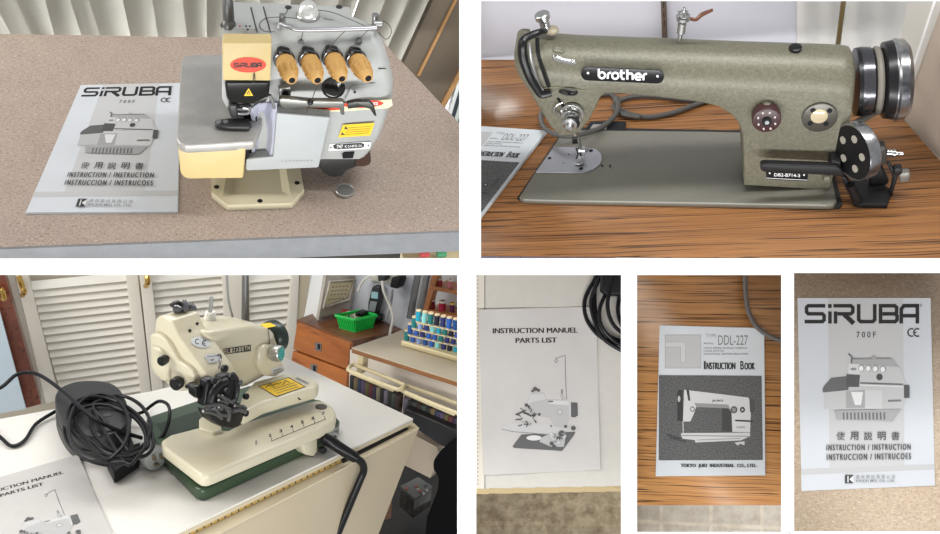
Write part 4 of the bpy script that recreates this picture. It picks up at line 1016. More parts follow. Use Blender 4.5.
# side bracket and knife lever, strip sticker
I = Ink(lambda X, Y, k: b1(X, Y, y=.0195 - k * .00005))
cs = mat('sticker_cream', lin(226, 220, 176), .5)
I.poly([(265, 434), (480, 412), (664, 396), (668, 420), (650, 431), (470, 444), (265, 447)], cs)
I.poly([(552 + 80 * cos(R(a)), 415 + 15 * sin(R(a)) - 4 * cos(R(a))) for a in range(0, 360, 12)], redm)
I.poly([(312, 432), (330, 428), (462, 428), (462, 438), (330, 441)], redm)
siruba_small(I, 508, 408, 608, 420, .75, 3)
T.part('strip_sticker', I.done(), label='cream strip sticker with red oval', smooth=0)
T.part('knife_lever', MB().prism([b1(x, y, y=-.004) for x, y in [(214, 396), (228, 391), (330, 402), (468, 404), (476, 412), (476, 460), (462, 458), (456, 432), (330, 430), (232, 432), (218, 420)]], (0, .008, 0), None, .0015), mat('lever_steel', (.22, .22, .20), .35, .8), 'dull steel lever bar')
T.part('lever_knob', MB().ball(b1(340, 406, y=-.006), .0042, n=12), blk1)
T.part('latch', MB().prism([b1(x, y, y=-.006) for x, y in [(486, 412), (520, 404), (575, 404), (594, 424), (604, 466), (594, 462), (578, 436), (545, 428), (490, 436)]], (0, .006, 0), None, .0015), mat('latch_dark', (.06, .06, .055), .35, .7), 'small dark latch')
mb = MB().prism([b1(x, y, y=.012) for x, y in [(214, 352), (262, 346), (262, 398), (216, 404)]], (0, .008, 0), None, .0015)
br = T.part('side_bracket', mb, MC['lever_steel'])
p = b1(240, 372, y=.012); T.part('bracket_screw', MB().cyl(p, p + Vector((0, -.003, 0)), .004, n=14), blk1, parent=br)
# window, dot, stickers
p = b1(432, 350, y=.0262)
T.part('sight_window', MB().lathe(p, (0, -1, .12), [(0, .0150), (.0014, .0150), (.0018, .0138), (.0008, .012), (.002, .006), (.0024, .0005)], n=32), mat('window_black', (.018, .018, .015), .15), 'round black sight window')
p = b1(517, 366, y=.0225); T.part('screw_hole', MB().cyl(p, p + Vector((0, -.001, 0)), .0017, n=10), blk1)
I = Ink(lambda X, Y, k: h1(X, Y, y=.0160 - k * .00006))
I.poly([(300, 143), (430, 135), (412, 187), (280, 195)], yel)
for k in range(4): I.line([(318 - k * 4, 156 + k * 9), (418 - k * 4, 149 + k * 9)], 2, lin(120, 90, 20))
I.poly([(291, 186), (296, 172), (307, 185)], .03); I.poly([(305, 162), (310, 148), (320, 160)], .03)
T.part('warning_sticker', I.done(), label='yellow warning sticker', smooth=0)
I = Ink(lambda X, Y, k: h1(X, Y, y=.0160 - k * .00006))
I.poly([(246, 222), (415, 213), (410, 241), (240, 250)], .8)
I.poly([(c * 1.0, d) for c, d in [(258, 228), (270, 222), (375, 217), (388, 222), (386, 234), (372, 239), (275, 244), (262, 240)]], .02)
I.text('747', 274, 226, 300, 241, .8, .015, dy=-2); I.text('K-514M2-24', 308, 227, 376, 237, .8, .0, dy=-3)
I.ell(250, 237, 4, 4, .05, 8); I.ell(404, 228, 4, 4, .05, 8)
T.part('model_plate', I.done(), label='black and white model plate', smooth=0)
# dark pulley guard below at the right
mb = MB().prism([d1(x, y, y=.030) for x, y in [(372, 166), (388, 190), (410, 203), (432, 208), (462, 203), (482, 180), (518, 168), (518, 122), (372, 132)]], (0, .05, 0), None, .002)
T.part('pulley_guard', mb, mat('guard_black', (.012, .012, .011), .4), 'black pulley guard')
mb = MB().prism([d1(x, y, y=.032) for x, y in [(505, 168), (556, 167), (574, 160), (580, 145), (570, 108), (505, 112)]], (0, .04, 0), None, .003)
T.part('pulley_window', mb, mat('brown_glass', (.05, .028, .02), .12), 'smoky brown window')
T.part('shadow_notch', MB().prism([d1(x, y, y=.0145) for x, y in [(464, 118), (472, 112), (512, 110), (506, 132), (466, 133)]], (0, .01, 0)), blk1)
# four tension knobs
ks = [((236, 236), (267, 320)), ((334, 236), (369, 320)), ((428, 230), (466, 314)), ((522, 236), (571, 312))]
for (a, b) in ks:
    A = b1(*a, y=.034); Bt = b1(*b, y=-.008)
    ax = (Bt - A); L_ = ax.length
    mb = MB().lathe(A, ax, [(-.01, .006), (-.008, .0125), (-.003, .0128), (-.002, .0138), (.0, .0140), (.003, .0135), (.0035, .012)], n=28)
    dsk = T.part('tension_disc', mb, mat('dark_chrome', (.20, .20, .21), .2, .9))
    prof = [(.0035, .0105), (.0045, .0116), (.012, .0126), (.015, .0126), (.0155, .0119), (.018, .0119), (L_ * .82, .0088), (L_ * .95, .0074), (L_, .0060)]
    kb = MB().lathe(A, ax, prof, n=32)
    kn = T.part('tension_knob', kb, mat('knob_cream', lin(190, 148, 84), .5), 'cream tapered tension knob')
    axn = ax.normalized(); u = axn.cross(Vector((0, 0, 1))).normalized(); v = u.cross(axn)
    rib = MB()
    for k in range(10):
        an = 2 * pi * k / 10; r0, r1 = .0116, .0089
        rib.tube([A + axn * (.020) + (u * cos(an) + v * sin(an)) * r0, A + axn * (L_ * .78) + (u * cos(an) + v * sin(an)) * r1], .0016, n=5, sub=1)
    T.part('grip_ridge', rib, MC['knob_cream'], parent=kn)
    T.part('knob_end', MB().cyl(A + axn * (L_ - .001), A + axn * (L_ + .0008), .0040, n=16), blk1, parent=kn)
    T.part('thread_clip', MB().prism([b1(a[0] + dx, a[1] + dy, y=.030) for dx, dy in [(-30, -30), (-18, -38), (20, -30), (32, -4), (-28, -4)]], (0, .010, 0), None, .002), blk1)
# top: dome, rail, post, screws
p = b1(331, 72, z=ztop); chr1 = MC['chrome']
dm = T.part('oil_dome', MB().lathe(p, (0, 0, 1), [(0, .0152), (.004, .0155), (.006, .0148), (.0068, .0138)], n=32), chr1, 'chrome oil-sight dome')
T.part('dome_glass', MB().lathe(p + Vector((0, 0, .0066)), (0, 0, 1), [(0, .0136), (.006, .0130), (.012, .0105), (.016, .0068), (.0178, .0005)], n=28), mat('dome_glass', (.75, .75, .72), .08, .65), parent=dm)
zr = ztop + .012
a = b1(228, 96, z=zr); b = b1(612, 110, z=zr)
T.part('guide_rail', MB().tube([b1(214, 118, z=zr - .008), b1(222, 96, z=zr - .003), b1(248, 104, z=zr), b1(300, 118, z=zr), b1(440, 117, z=zr), b1(560, 113, z=zr), b1(604, 110, z=zr)], .0030, n=12, sub=4), mat('rail_steel', (.36, .36, .37), .3, .7), 'chrome thread guide rail')
for q in ((228, 106), (596, 104)):
    p = b1(*q, z=ztop); T.part('rail_post', MB().cyl(p, p + Vector((0, 0, .018)), .0042, n=14, bev=.001), MC['grey_steel'])
p = b1(606, 96, z=zr); T.part('rail_tip', MB().cyl(p - Vector((.004, 0, 0)), p + Vector((.006, .001, 0)), .0040, n=12), MC['grey_steel'])
for q, zz, yy in (((252, 30), 1, 0), ((455, 28), 1, 0), ((303, 170), 0, .044), ((534, 165), 0, .045)):
    if zz: p = b1(*q, z=ztop + .0026); T.part('top_screw', MB().cyl(p - Vector((0, 0, .001)), p + Vector((0, 0, .0008)), .0042, n=14), dm1)
    else: p = b1(*q, y=yy); T.part('shoulder_screw', MB().cyl(p + Vector((0, .002, 0)), p + Vector((0, -.0025, .001)), .0040, n=14), dm1)
p = e1(262, 118, z=ztop); t = e1(260, 12, z=ztop + .03)
knr = mat('knurled_grey', (.12, .12, .12), .4, .6)
ax = Vector((0, 0.01, 1)); hgt_ = .036
T.part('pressure_post', MB().lathe(p, ax, [(0, .0085), (.003, .0088), (.008, .0075), (.010, .0062), (.012, .0070), (hgt_, .0066), (hgt_ + .0015, .0058), (hgt_ + .004, .0056)], n=24), knr, 'knurled grey pressure post')
T.part('post_base', MB().ball(e1(238, 112, z=ztop + .002), .004, n=10), blk1)
for q, c in (((311, 116), redm), ((338, 116), blk1), ((355, 116), blk1), ((346, 131), blk1)):
    p = e1(*q, z=ztop + .0028); T.part('dot_mark', MB().cyl(p - Vector((0, 0, .0005)), p + Vector((0, 0, .0003)), .0013, n=10), c)
I = Ink(lambda X, Y, k: b1(X, Y, z=ztop + .0030 + k * .00003)); I.line([(392, 72), (432, 80)], 4, .2); T.part('small_mark', I.done(), smooth=0)
th = mat('thread_dark', (.05, .04, .035), .7)
ya, yb_ = .046, .03
for pts in ([b1(252, 34, z=ztop + .003), b1(236, 70, z=ztop + .006), b1(230, 92, z=zr)], [b1(303, 168, y=.040), b1(306, 150, y=.044), b1(312, 122, z=zr)], [b1(412, 196, y=.030), b1(446, 156, y=.040), b1(482, 120, z=zr)], [b1(500, 196, y=.030), b1(530, 160, y=.040), b1(572, 118, z=zr)],
            [b1(370, 40, z=zr), b1(430, 50, z=zr), b1(500, 78, z=zr), b1(560, 104, z=zr)], [b1(296, 74, z=zr), b1(220, 68, z=zr), b1(160, 74, z=ztop + .004), b1(138, 98, z=ztop + .004), b1(156, 124, z=ztop + .004), b1(200, 126, z=zr)],
            [b1(600, 84, z=zr), b1(634, 86, z=zr), b1(660, 108, z=zr), b1(660, 138, z=zr), b1(640, 156, z=zr), b1(612, 128, z=zr)], [b1(382, 318, y=.012), b1(360, 360, y=.010), b1(345, 400, y=-.008), b1(322, 452, y=-.002)], [b1(120, 320, y=-.006), b1(116, 290, y=-.006), b1(112, 330, y=-.006)]):
    T.part('thread', MB().tube(pts, .0005, n=5, sub=6), th)

struct(P1, 'overhead_blocker', MB().prism([Vector(p) for p in ((-1.0, -.55, .85), (.42, -.55, .85), (.42, .1, .85), (-1.0, .1, .85))], (0, 0, .02)), mat('blocker_white', (.6, .6, .6), .9))  # added unseen panel that blocks overhead light from this setting
# ---------------------------------------------------------------- setting 3: blindstitch machine on white table, sewing room behind
def v3(ox, oy, s): return lambda X, Y: (ox + X / s, oy + Y / s)
j3 = v3(150, 380, 3.815); k3 = v3(140, 290, 3.81); l3 = v3(230, 320, 4.45); m3 = v3(290, 270, 4.107); n3 = v3(340, 270, 5.933); r3 = v3(380, 270, 6.675); o3 = v3(320, 360, 3.07); p3 = v3(0, 270, 4.107); q3 = v3(0, 360, 3.068)
A3 = P3.at
# floor and walls --------------------------------------------------
struct(P3, 'floor', MB().prism([P3.at(x, y, z=-.74) for x, y in [(-60, 400), (300, 395), (464, 400), (464, 600), (-60, 600)]], (0, 0, -.02)), mat('floor_brown_dark', lin(46, 39, 31), .6, col2=lin(24, 20, 17), scale=9))
yd = P3b.at(153, 391, z=0).y + .62
ZS = .07
xw3 = max(P3.at(402, 329, z=.0).x, P3.at(464, 345, z=ZS).x, P3.at(410, 326, z=ZS).x) + .01
wallm = mat('wall_bluish_white', lin(188, 190, 196), .85)
DD = lambda x, y, d=0: P3b.at(x, y, y=yd - d)
struct(P3b, 'wall_back', MB().prism([DD(x, y, -.05) for x, y in [(-60, 266.5), (330, 266.5), (330, 420), (-60, 440)]], (0, .02, 0)), mat('wall_shade', lin(190, 180, 162), .85))
WR = lambda x, y, d=0: P3.at(x, y, x=xw3 - d)
struct(P3, 'wall_right', MB().prism([WR(x, y) for x, y in [(312, 266.5), (464, 266.5), (464, 440), (300, 380), (304, 320)]], (.02, 0, 0)), wallm)
# louvred doors
dw = mat('door_cream', lin(226, 220, 206), .55); slatm = mat('louvre_white', lin(236, 232, 222), .55)
gold = mat('gold_handle', (.65, .42, .12), .25, 1.0)
def louvre(n, L0, L1, R0, R1, stL, stR, ysp=7.35, y0=263, y1=420, hx=None):
    """L0->L1 left edge of the slats, R0->R1 right edge; stL / stR stile polygons"""
    lx = lambda y: L0[0] + (L1[0] - L0[0]) * (y - L0[1]) / (L1[1] - L0[1]); rx = lambda y: R0[0] + (R1[0] - R0[0]) * (y - R0[1]) / (R1[1] - R0[1])
    D_ = bpy.data.objects.new('door_%d' % n, None); COL.objects.link(D_); D_.matrix_world = P3b.M; D_['kind'] = 'structure'
    def pt(name, mb, m, **k):
        o = link_mesh(name, mb, m, (0, 0, 0), 30); o.parent = D_; return o
    mb = MB(); y = y0
    while y < y1:
        yl = y + (.10 + (y - 270) * .0004) * 50; yr = yl - (rx(y) - lx(y)) * (.09 + (y - 270) * .00045)
        f = lambda xx, yy, d: DD(xx, yy, d)
        a = f(lx(yl), yl, -.007); b = f(rx(yr), yr, -.007); c = f(rx(yr + ysp * 1.0), yr + ysp * 1.0, .007); d = f(lx(yl + ysp * 1.0), yl + ysp * 1.0, .007)
        if min(yl, yr) > 267.2: mb.prism([a, b, c, d], (0, .006, .002))
        y += ysp
    pt('louvre_panel', mb, slatm)
    for s_ in (stL, stR):
        if s_: pt('stile', MB().prism([DD(x, y, .016) for x, y in s_], (0, .03, 0), None, .002), dw)
    return D_
louvre(1, (27, 275), (57, 380), (125.5, 275), (141, 388), [(13, 266.5), (26, 266.5), (60, 400), (46, 404)], [(124.5, 266.5), (137, 266.5), (151.5, 395), (141, 398)])
louvre(2, (151, 275), (156, 330), (222, 275), (226, 340), [(138.5, 266.5), (150.5, 266.5), (164, 395), (152.5, 395)], [(222, 266.5), (246, 266.5), (246, 380), (226, 380)])
louvre(3, (249, 275), (250, 340), (292.5, 275), (284, 340), None, [(292, 266.5), (300, 266.5), (294, 380), (283, 380)])
struct(P3b, 'trim_1', MB().prism([DD(x, y, .01) for x, y in [(3, 266.5), (12.5, 266.5), (46, 404), (40, 404)]], (0, .03, 0)), mat('trim_grey', lin(176, 170, 160), .6))
struct(P3b, 'trim_2', MB().prism([DD(x, y, .012) for x, y in [(300.5, 266.5), (318, 266.5), (310, 345), (294, 362)]], (0, .03, 0)), mat('trim_ochre', lin(196, 184, 158), .6))
redw = wood('red_brown_wood', lin(128, 66, 40), lin(100, 48, 30), lin(58, 28, 20), sy=40, sx=6, rot=80)
T = Thing(P3b, 'wardrobe_post', 'red-brown wooden upright at the far left of the louvred doors', 'post', DD(20, 400, .1))
T.part('post', MB().prism([DD(x, y, .1) for x, y in [(-16, 266.5), (2.5, 266.5), (41, 404), (26, 408)]], (0, .04, 0)), redw)
hd = MB().tube([DD(x, y, .12) for x, y in [(0, 288), (2.5, 292), (4, 298), (2.5, 300)]], .006, n=8); T.part('handle', hd, gold)
single(P3b, 'board', MB().prism([DD(x, y, .14) for x, y in [(-40, 300), (-1, 309), (26, 409), (-40, 420)]], (0, .01, 0)), mat('pale_blue_board', lin(186, 200, 208), .5), 'pale blue-grey board standing left of the red-brown wooden upright', 'board')
for x0, y0, x1, y1, l in ((19, 277, 24, 295, 'left louvred door'), (146.3, 268, 147.5, 286, 'middle louvred door')):
    single(P3b, 'door_handle', MB().tube([DD(x0, y0, .03), DD((x0 + x1) / 2 + .5, (y0 + y1) / 2, .05), DD(x1, y1 - 3, .05), DD(x1 - 1.5, y1, .03)], .007, n=8), gold, 'small gold pull handle on the ' + l, 'handle')

# white drop-leaf table ------------------------------------------------
w3 = mat('white_table_top', lin(222, 219, 213), .42, var=.03, scale=20); ed = mat('cream_board', lin(198, 186, 158), .5)
T = Thing(P3, 'table', 'white laminate table with a brass hinged front leaf under the cream blindstitch machine', 'table', A3(250, 430, z=-.03))
tpoly = [(-60, 431), (0, 419), (153, 391), (285, 357.5), (413, 418.5), (170, 536), (90, 575), (-60, 620)]
T.part('table_top', MB().prism(P3.poly(tpoly, z=0), (0, 0, -.004)), w3)
T.part('top_edge', MB().prism([p - Vector((0, 0, .0045)) for p in P3.poly(tpoly, z=0)], (0, 0, -.0075)), ed, 'cream top edge')
LT = [(60, 596), (190, 533), (341, 460), (414, 423), (419, 428), (300, 491), (219, 533), (60, 615)]
zl_ = -.0185
leafm = mat('leaf_cream', lin(206, 194, 166), .5)
T.part('leaf_edge', MB().prism(P3.poly(LT, z=zl_), (0, 0, -.003)), leafm, 'pale top edge of the hanging leaf')
a = A3(219, 533, z=zl_ - .003); b = A3(419, 428, z=zl_ - .003); dr = (b - a).normalized(); nf = Vector((dr.y, -dr.x, 0))
if nf.dot(P3.o - a) < 0: nf = -nf
T.part('front_leaf', MB().prism([A3(x, y, pl=(a - nf * .0008, nf)) for x, y in [(418.6, 429.2), (300, 492.2), (219, 534.2), (60, 616.5), (60, 680), (340, 640), (378.6, 534)]], -nf * .014), mat('leaf_face', lin(190, 176, 150), .5), 'cream hanging front leaf')
brass = mat('brass_hinge', (.72, .50, .16), .35, .6)
hg = MB(); N_ = 40; h0 = A3(60, 596, z=-.0150); h1_ = A3(341, 460, z=-.0150)
hm_ = A3(190, 533, z=-.0150)
for k in range(N_):
    p = h0.lerp(h1_, k / N_); q = h0.lerp(h1_, (k + .78) / N_); hg.cyl(p, q, .0034, n=10)
T.part('piano_hinge', hg, brass, 'brass piano hinge')
T.part('hinge_pin', MB().cyl(h0, h1_, .0026, n=8), MC['seam_dark'])
T.part('leaf_gap', MB().prism(P3.poly([(341, 459), (406, 427), (409, 429), (343, 463)], z=-.0175), (0, 0, -.0006)), MC['seam_dark'])

# manual
paper(P3, [(-42, 489), (78, 454.5), (119, 550), (-18, 592)], Q4, cover_blindstitch, 'instruction_manual', 'photocopied instruction manual on the white table below the foot pedal and black cable', 'manual', z=.0005, wavy=.003, extra=MC['photocopy_paper'])

# foot pedal, cable, plugs ------------------------------------------------
ped = [(55, 400), (58, 390), (67, 384), (82, 380.5), (104, 381), (118, 387), (126, 400), (129, 415), (124, 427), (110, 434), (92, 436), (74, 431), (62, 418)]
T = Thing(P3, 'foot_pedal', 'rounded black foot pedal on the white table behind the coiled black cable', 'pedal', A3(92, 425, z=0))
def smooth_poly(p, n=4):
    P_ = []; N = len(p)
    for i in range(N):
        a, b, c, d = (Vector(p[(i + k) % N]) for k in (-1, 0, 1, 2))
        for k in range(n):
            t = k / n; P_.append(tuple(.5 * ((2 * b) + (c - a) * t + (2 * a - 5 * b + 4 * c - d) * t * t + (3 * b - a - 3 * c + d) * t ** 3)))
    return P_
ped = smooth_poly(ped)
T.part('pedal_plate', MB().prism(P3.poly(ped, z=.052), (0, 0, -.030), None, .006), mat('pedal_black', (.020, .021, .020), .45, bump=.4, bscale=300))
T.part('pedal_base', MB().prism([Vector((p.x, p.y, .021)) for p in P3.poly(ped, z=.052)], (0, 0, -.021)), mat('pedal_grey', lin(70, 70, 68), .55), 'dark grey pedal base')
T.part('pedal_label', MB().prism(P3.poly([(90, 416.5), (110, 412.5), (111.5, 415.5), (91.5, 419.5)], z=.0528), (0, 0, -.001)), mat('label_dark', (.05, .05, .05), .3))
cab = MC['black_cable_sheath']
mb = MB(); random.seed(11)
def loop(cx, cy, rx, ry, z, ph=0, turns=1.0, rot=0):
    pts = []
    for i in range(int(13 * turns) + 1):
        t = ph + 2 * pi * i / 13; x = rx * cos(t); y = ry * sin(t)
        xx = cx + x * cos(rot) - y * sin(rot); yy = cy + x * sin(rot) + y * cos(rot)
        pts.append(A3(xx, yy, z=z + .004 * sin(t * 2 + ph)))
    return pts
spec = [(108, 427, 43, 27, .060, .3, 1.02, .42), (99, 427, 30, 33, .064, 1.2, 1.0, .2), (114, 429, 43, 24, .056, 2.2, 1.0, .5), (107, 434, 40, 28, .06, .9, 1.0, .3), (121, 424, 31, 27, .060, 3.0, 1.0, .6), (98, 439, 36, 23, .04, 0, 1.0, .45)]
T = Thing(P3, 'power_cable', 'black power cable coiled over the foot pedal with connector and grey plug', 'cable', A3(100, 440, z=0))
pts = []
for s in spec[:3]: pts += loop(*s)
T.part('cable_loop', MB().tube(pts, .0033, n=8, sub=4), cab)
pts = []
for s in spec[3:]: pts += loop(*s)
pts += [A3(130, 419, z=.02), A3(143, 412, z=.03), A3(158, 401.5, z=.05), A3(168, 405, z=.06), A3(169.5, 417, z=.05), A3(165, 432, z=.03), A3(157, 441, z=.02)]
T.part('cable_loop', MB().tube(pts, .0033, n=8, sub=4), cab)
T.part('cable_tail', MB().tube([A3(*q, z=z) for q, z in [((-30, 400), .04), ((0, 388), .05), ((18, 374), .06), ((38, 374.5), .06), ((65, 393), .072), ((92, 417), .072), ((120, 431), .05), ((142, 438), .03)]], .0036, n=8, sub=8), cab)
T.part('cable_tail', MB().tube([A3(*q, z=z) for q, z in [((-20, 420), .02), ((0, 437), .008), ((12, 446), .005), ((25, 440), .005), ((36, 424), .006), ((56, 411), .01)]], .0034, n=8, sub=8), cab)
T.part('connector', MB().prism(P3.poly([(106, 455), (127, 446), (141, 441.5), (139, 456), (114, 472)], z=.026), (0, 0, -.024), None, .003), mat('black_plastic', (.008, .008, .009), .5, spec=.25), 'black mains connector')
pc = A3(156, 458, z=.024); axp = (P3.o - pc).normalized(); axp = (axp + Vector((.5, -.35, -.35))).normalized()
gp = mat('plug_grey', lin(150, 152, 150), .45)
pl_ = T.part('plug', MB().lathe(pc - axp * .018, axp, [(-.012, .010), (-.004, .013), (0, .021), (.014, .0225), (.018, .0215)], n=28), gp, 'grey three-pin mains plug')
u = axp.cross(Vector((0, 0, 1))).normalized(); v = u.cross(axp)
for du, dv, w_, h_ in ((-.008, .001, .003, .008), (.007, .004, .003, .008), (.003, -.010, .006, .003)):
    T.part('plug_pin', MB().box(pc + u * du + v * dv + axp * .004, (w_, h_, .010), None, .0003, ax=(u, v, axp)), mat('pin_brass', (.30, .24, .14), .3, .9), parent=pl_)
T.part('plug_neck', MB().tube([pc - axp * .02, A3(146, 450, z=.02), A3(140, 445, z=.02)], [.009, .008, .006], n=10), mat('plug_neck_grey', lin(186, 188, 186), .5), parent=pl_)

# the blindstitch machine ------------------------------------------------
T = Thing(P3, 'blindstitch_machine', 'cream blindstitch machine on a dark green base standing on the white table', 'sewing machine', A3(230, 440, z=0))
grn = mat('dark_green_enamel', lin(52, 72, 50), .28, .1); crw = mat('cream_enamel', lin(202, 195, 170), .28, coat=.3, var=.04, scale=12)
base = [(146, 417), (200, 399), (250, 385), (322, 400), (340, 420), (337, 428), (330, 433), (209, 487.5), (202, 489.5), (195, 487), (158, 449)]
T.part('base', MB().prism(P3.poly(base, z=.024), (0, 0, -.0235), None, .005), grn, 'dark green base')
T.part('base_recess', MB().prism(P3.poly([(157, 424), (198, 411), (204, 425), (165, 438)], z=.0245), (0, 0, -.002)), mat('green_dark', lin(34, 48, 34), .4))
zs = .062
slab = [(161, 440.5), (170, 434.5), (199, 427), (228, 430), (242, 423), (307, 402.3), (316, 400), (324, 400.5), (332, 405.5), (336.5, 413), (335, 420), (321, 428), (216, 472.5), (208, 475.5), (201, 475.5), (196, 472), (163, 446.5)]
sl = T.part('cloth_plate', MB().prism(P3.poly(slab, z=zs), (0, 0, -.022), None, .0055, seg=4), crw, 'long cream work plate', smooth=45)
I = Ink(lambda x, y, k: A3(*j3(x, y), z=zs + .0004 + k * .00004))
I.line([(462, 233), (672, 148)], 2.2, .05)
for k, (x, y) in enumerate(((465, 232), (506, 215), (547, 198), (588, 181), (629, 165), (668, 149))):
    I.line([(x, y), (x - 3, y - 12)], 2.2, .05); I.text(str(k + 2), x - 13, y - 27, x - 1, y - 15, .05, .02)
I.text('1', 402, 230, 408, 246, .2, .01)
T.part('ruler_print', I.done(), smooth=0, parent=sl)
p = A3(*j3(653, 103), z=zs); T.part('cap', MB().lathe(p, (0, 0, 1), [(-.001, .011), (.0012, .011), (.0018, .009), (.0014, .001)], n=24), mat('cap_dark', (.06, .05, .04), .4), 'dark round cap', parent=sl)
T.part('step_block', MB().prism(P3.poly([(199, 419), (206, 413), (209, 413), (221, 425), (222, 430), (213, 432), (199, 428)], z=zs + .007), (0, 0, -.02), None, .004), crw)
# lower cylinder arm
zl = .105
low = [(238, 408), (243, 393), (254, 381), (283, 373.5), (296, 373.5), (308, 376.5), (317, 380), (319.5, 383), (316, 387), (298, 392), (264, 402), (247, 411), (241, 413)]
la = T.part('lower_arm', MB().prism(P3.poly(low, z=zl), (0, 0, -.026), None, .009, seg=5), crw, smooth=50)
I = Ink(lambda x, y, k: A3(*l3(x, y), z=zl + .0005 + k * .00005))
I.poly([(126, 294), (262, 254), (338, 297), (205, 343)], .03); I.poly([(132, 295), (260, 258), (330, 296), (206, 338)], yel)
I.line([(160, 300), (180, 282), (196, 300)], 3.2, .03); I.line([(168, 293), (188, 291)], 2.2, .03)
I.line([(190, 288), (228, 278)], 3, .03); I.line([(236, 290), (248, 268), (268, 280)], 3.2, .03)
for k in range(3): I.line([(190 + 8 * k, 308 + 9 * k), (290 + 8 * k, 278 + 9 * k)], 2.4, .08)
I.poly([(288, 256), (300, 250), (355, 278), (343, 285)], .4)
I.line([(296, 258), (345, 280)], 3, .05)
T.part('caution_sticker', I.done(), label='yellow caution sticker', smooth=0, parent=la)
p = A3(*l3(306, 340), z=zl - .012); T.part('arm_hole', MB().cyl(p, p + Vector((.0, -.0035, .001)), .0065, n=18), MC['gloss_black'], parent=la)
# upper arm
yb3 = A3(246, 388, z=.10).y
arm = [(206, 334), (214, 331), (252, 325.5), (266, 327), (275, 332), (279, 345), (279, 362), (266, 377), (248, 387), (236, 390), (227, 374)]
mb = MB().prism([A3(x, y, y=yb3) for x, y in arm], (0, .085, 0), None, .020, seg=5)
T.part('upper_arm', mb, crw, smooth=55)
def FY(fn, d=0): return lambda x, y, k=0: A3(*fn(x, y), y=yb3 - d - k * .00006)
I = Ink(FY(k3, .0006)); I.poly([(318, 224), (422, 208), (423, 233), (320, 246)], .02); cl = mat('label_cream', (.55, .5, .38), .5)
for k, ch in enumerate('ELIZABETH'): 
    x = 322 + k * 11; I.text(ch, x, 226 - k * 1.75, x + 8, 242 - k * 1.6, cl, .015)
T.part('name_label', I.done(), label='black name label', smooth=0)
T.part('body_seam', MB().tube([A3(*k3(x, y), y=yb3 - .001) for x, y in [(488, 150), (493, 190), (492, 230)]], .001, n=5), MC['seam_grey'])
# wheel
wc3 = A3(269.5, 338.5, y=yb3 + .042); s3 = P3.ppm(wc3)
wheelg = mat('wheel_green_black', lin(34, 48, 42), .3)
T.part('handwheel', MB().lathe(Vector((wc3.x, yb3 + .042, wc3.z)), (1, 0, 0), [(-.004, 14 / s3), (.000, 16 / s3), (.006, 17 / s3), (.018, 17 / s3), (.022, 15.5 / s3), (.023, 6 / s3)], n=44), wheelg, 'dark green handwheel')
T.part('top_sticker', MB().prism([A3(x, y, z=A3(262, 327, y=yb3 + .03).z + .006) for x, y in [(260, 324), (270, 322.5), (276, 326), (266, 328)]], (0, 0, -.0005)), yel)
# dial and its bracket
mb = MB().prism([A3(x, y, y=yb3 - .012) for x, y in [(259.5, 350), (266, 345), (276, 346), (281, 358), (286, 371), (276, 377), (264, 376), (258, 366)]], (0, .03, 0), None, .005)
T.part('dial_bracket', mb, crw)
p = A3(*l3(229, 150), y=yb3 - .034); axd = Vector((.25, -1, .1)).normalized()
dd = T.part('dial', MB().lathe(p - axd * .020, axd, [(0, .0135), (.004, .0155), (.018, .0155), (.020, .0140)], n=36), mat('dial_silver', (.5, .5, .47), .3, .8), 'silver stitch depth dial')
T.part('dial_face', MB().lathe(p, axd, [(-.001, .0125), (.0008, .0125)], n=32), mat('teal', lin(34, 150, 144), .4), 'teal dial face', parent=dd)
u = axd.cross(Vector((0, 0, 1))).normalized(); v = u.cross(axd); I = Ink(lambda x, y, k: p + axd * (.0010 + k * .00005) + u * x + v * y); I.fn = lambda x, y, k, p=p, u=u, v=v: p + axd * (.0010 + k * .00005) + u * x + v * y
for k in range(10): a_ = k * pi / 5; I.ell(.009 * cos(a_), .009 * sin(a_), .0011, .0011, .6, 8)
T.part('dial_marks', I.done(), smooth=0, parent=dd)
I = Ink(lambda x, y, k: A3(x, y, y=yb3 - .0125 - k * .0001)); I.poly([(271, 369), (282, 366), (283, 371), (272, 374)], .55); I.line([(273, 371), (281, 368.5)], 1, .15); I.line([(273.5, 373), (281.5, 370.3)], .7, .2)
T.part('bracket_label', I.done(), smooth=0)
# head: runs forward over the plate and slopes down to the needle
xh = A3(222, 428, z=zs).x - .052
FX = lambda x, y, d=0: A3(x, y, x=xh - d)
side = [(154.4, 334), (155, 320), (158, 316.5), (164, 316), (172, 321), (178, 335), (190, 352), (206, 374), (213, 388), (212, 392), (204, 392), (190, 386), (176, 376), (164, 352)]
mb = MB().prism([FX(x, y) for x, y in side], (.062, 0, 0), None, .009, seg=4)
T.part('head', mb, crw, smooth=50)
face = [(149.5, 335), (152, 333.5), (160, 335), (167, 341), (178, 361), (187, 366), (193, 372), (195, 380), (192, 388), (184, 391.5), (175, 391), (152, 372), (150, 366)]
T.part('face_cover', MB().prism([FX(x, y, .010) for x, y in face], (.016, 0, 0), None, .004), crw, 'cream side cover of the head')
T.part('cover_bulge', MB().prism([FX(x, y, .016) for x, y in [(151.5, 346), (160, 349), (168, 360), (168.5, 380), (163, 382), (154, 375), (151.5, 368)]], (.012, 0, 0), None, .004), crw)
for x, y, r in ((166.8, 358.3, .0085), (180.5, 381, .0115), (192.7, 383, .004)):
    p = FX(x, y, .012); T.part('side_knob', MB().lathe(p, (-1, -.2, 0), [(0, r * .7), (.004, r * .75), (.005, r), (.016, r), (.018, r * .8)], n=20), MC['gloss_black'])
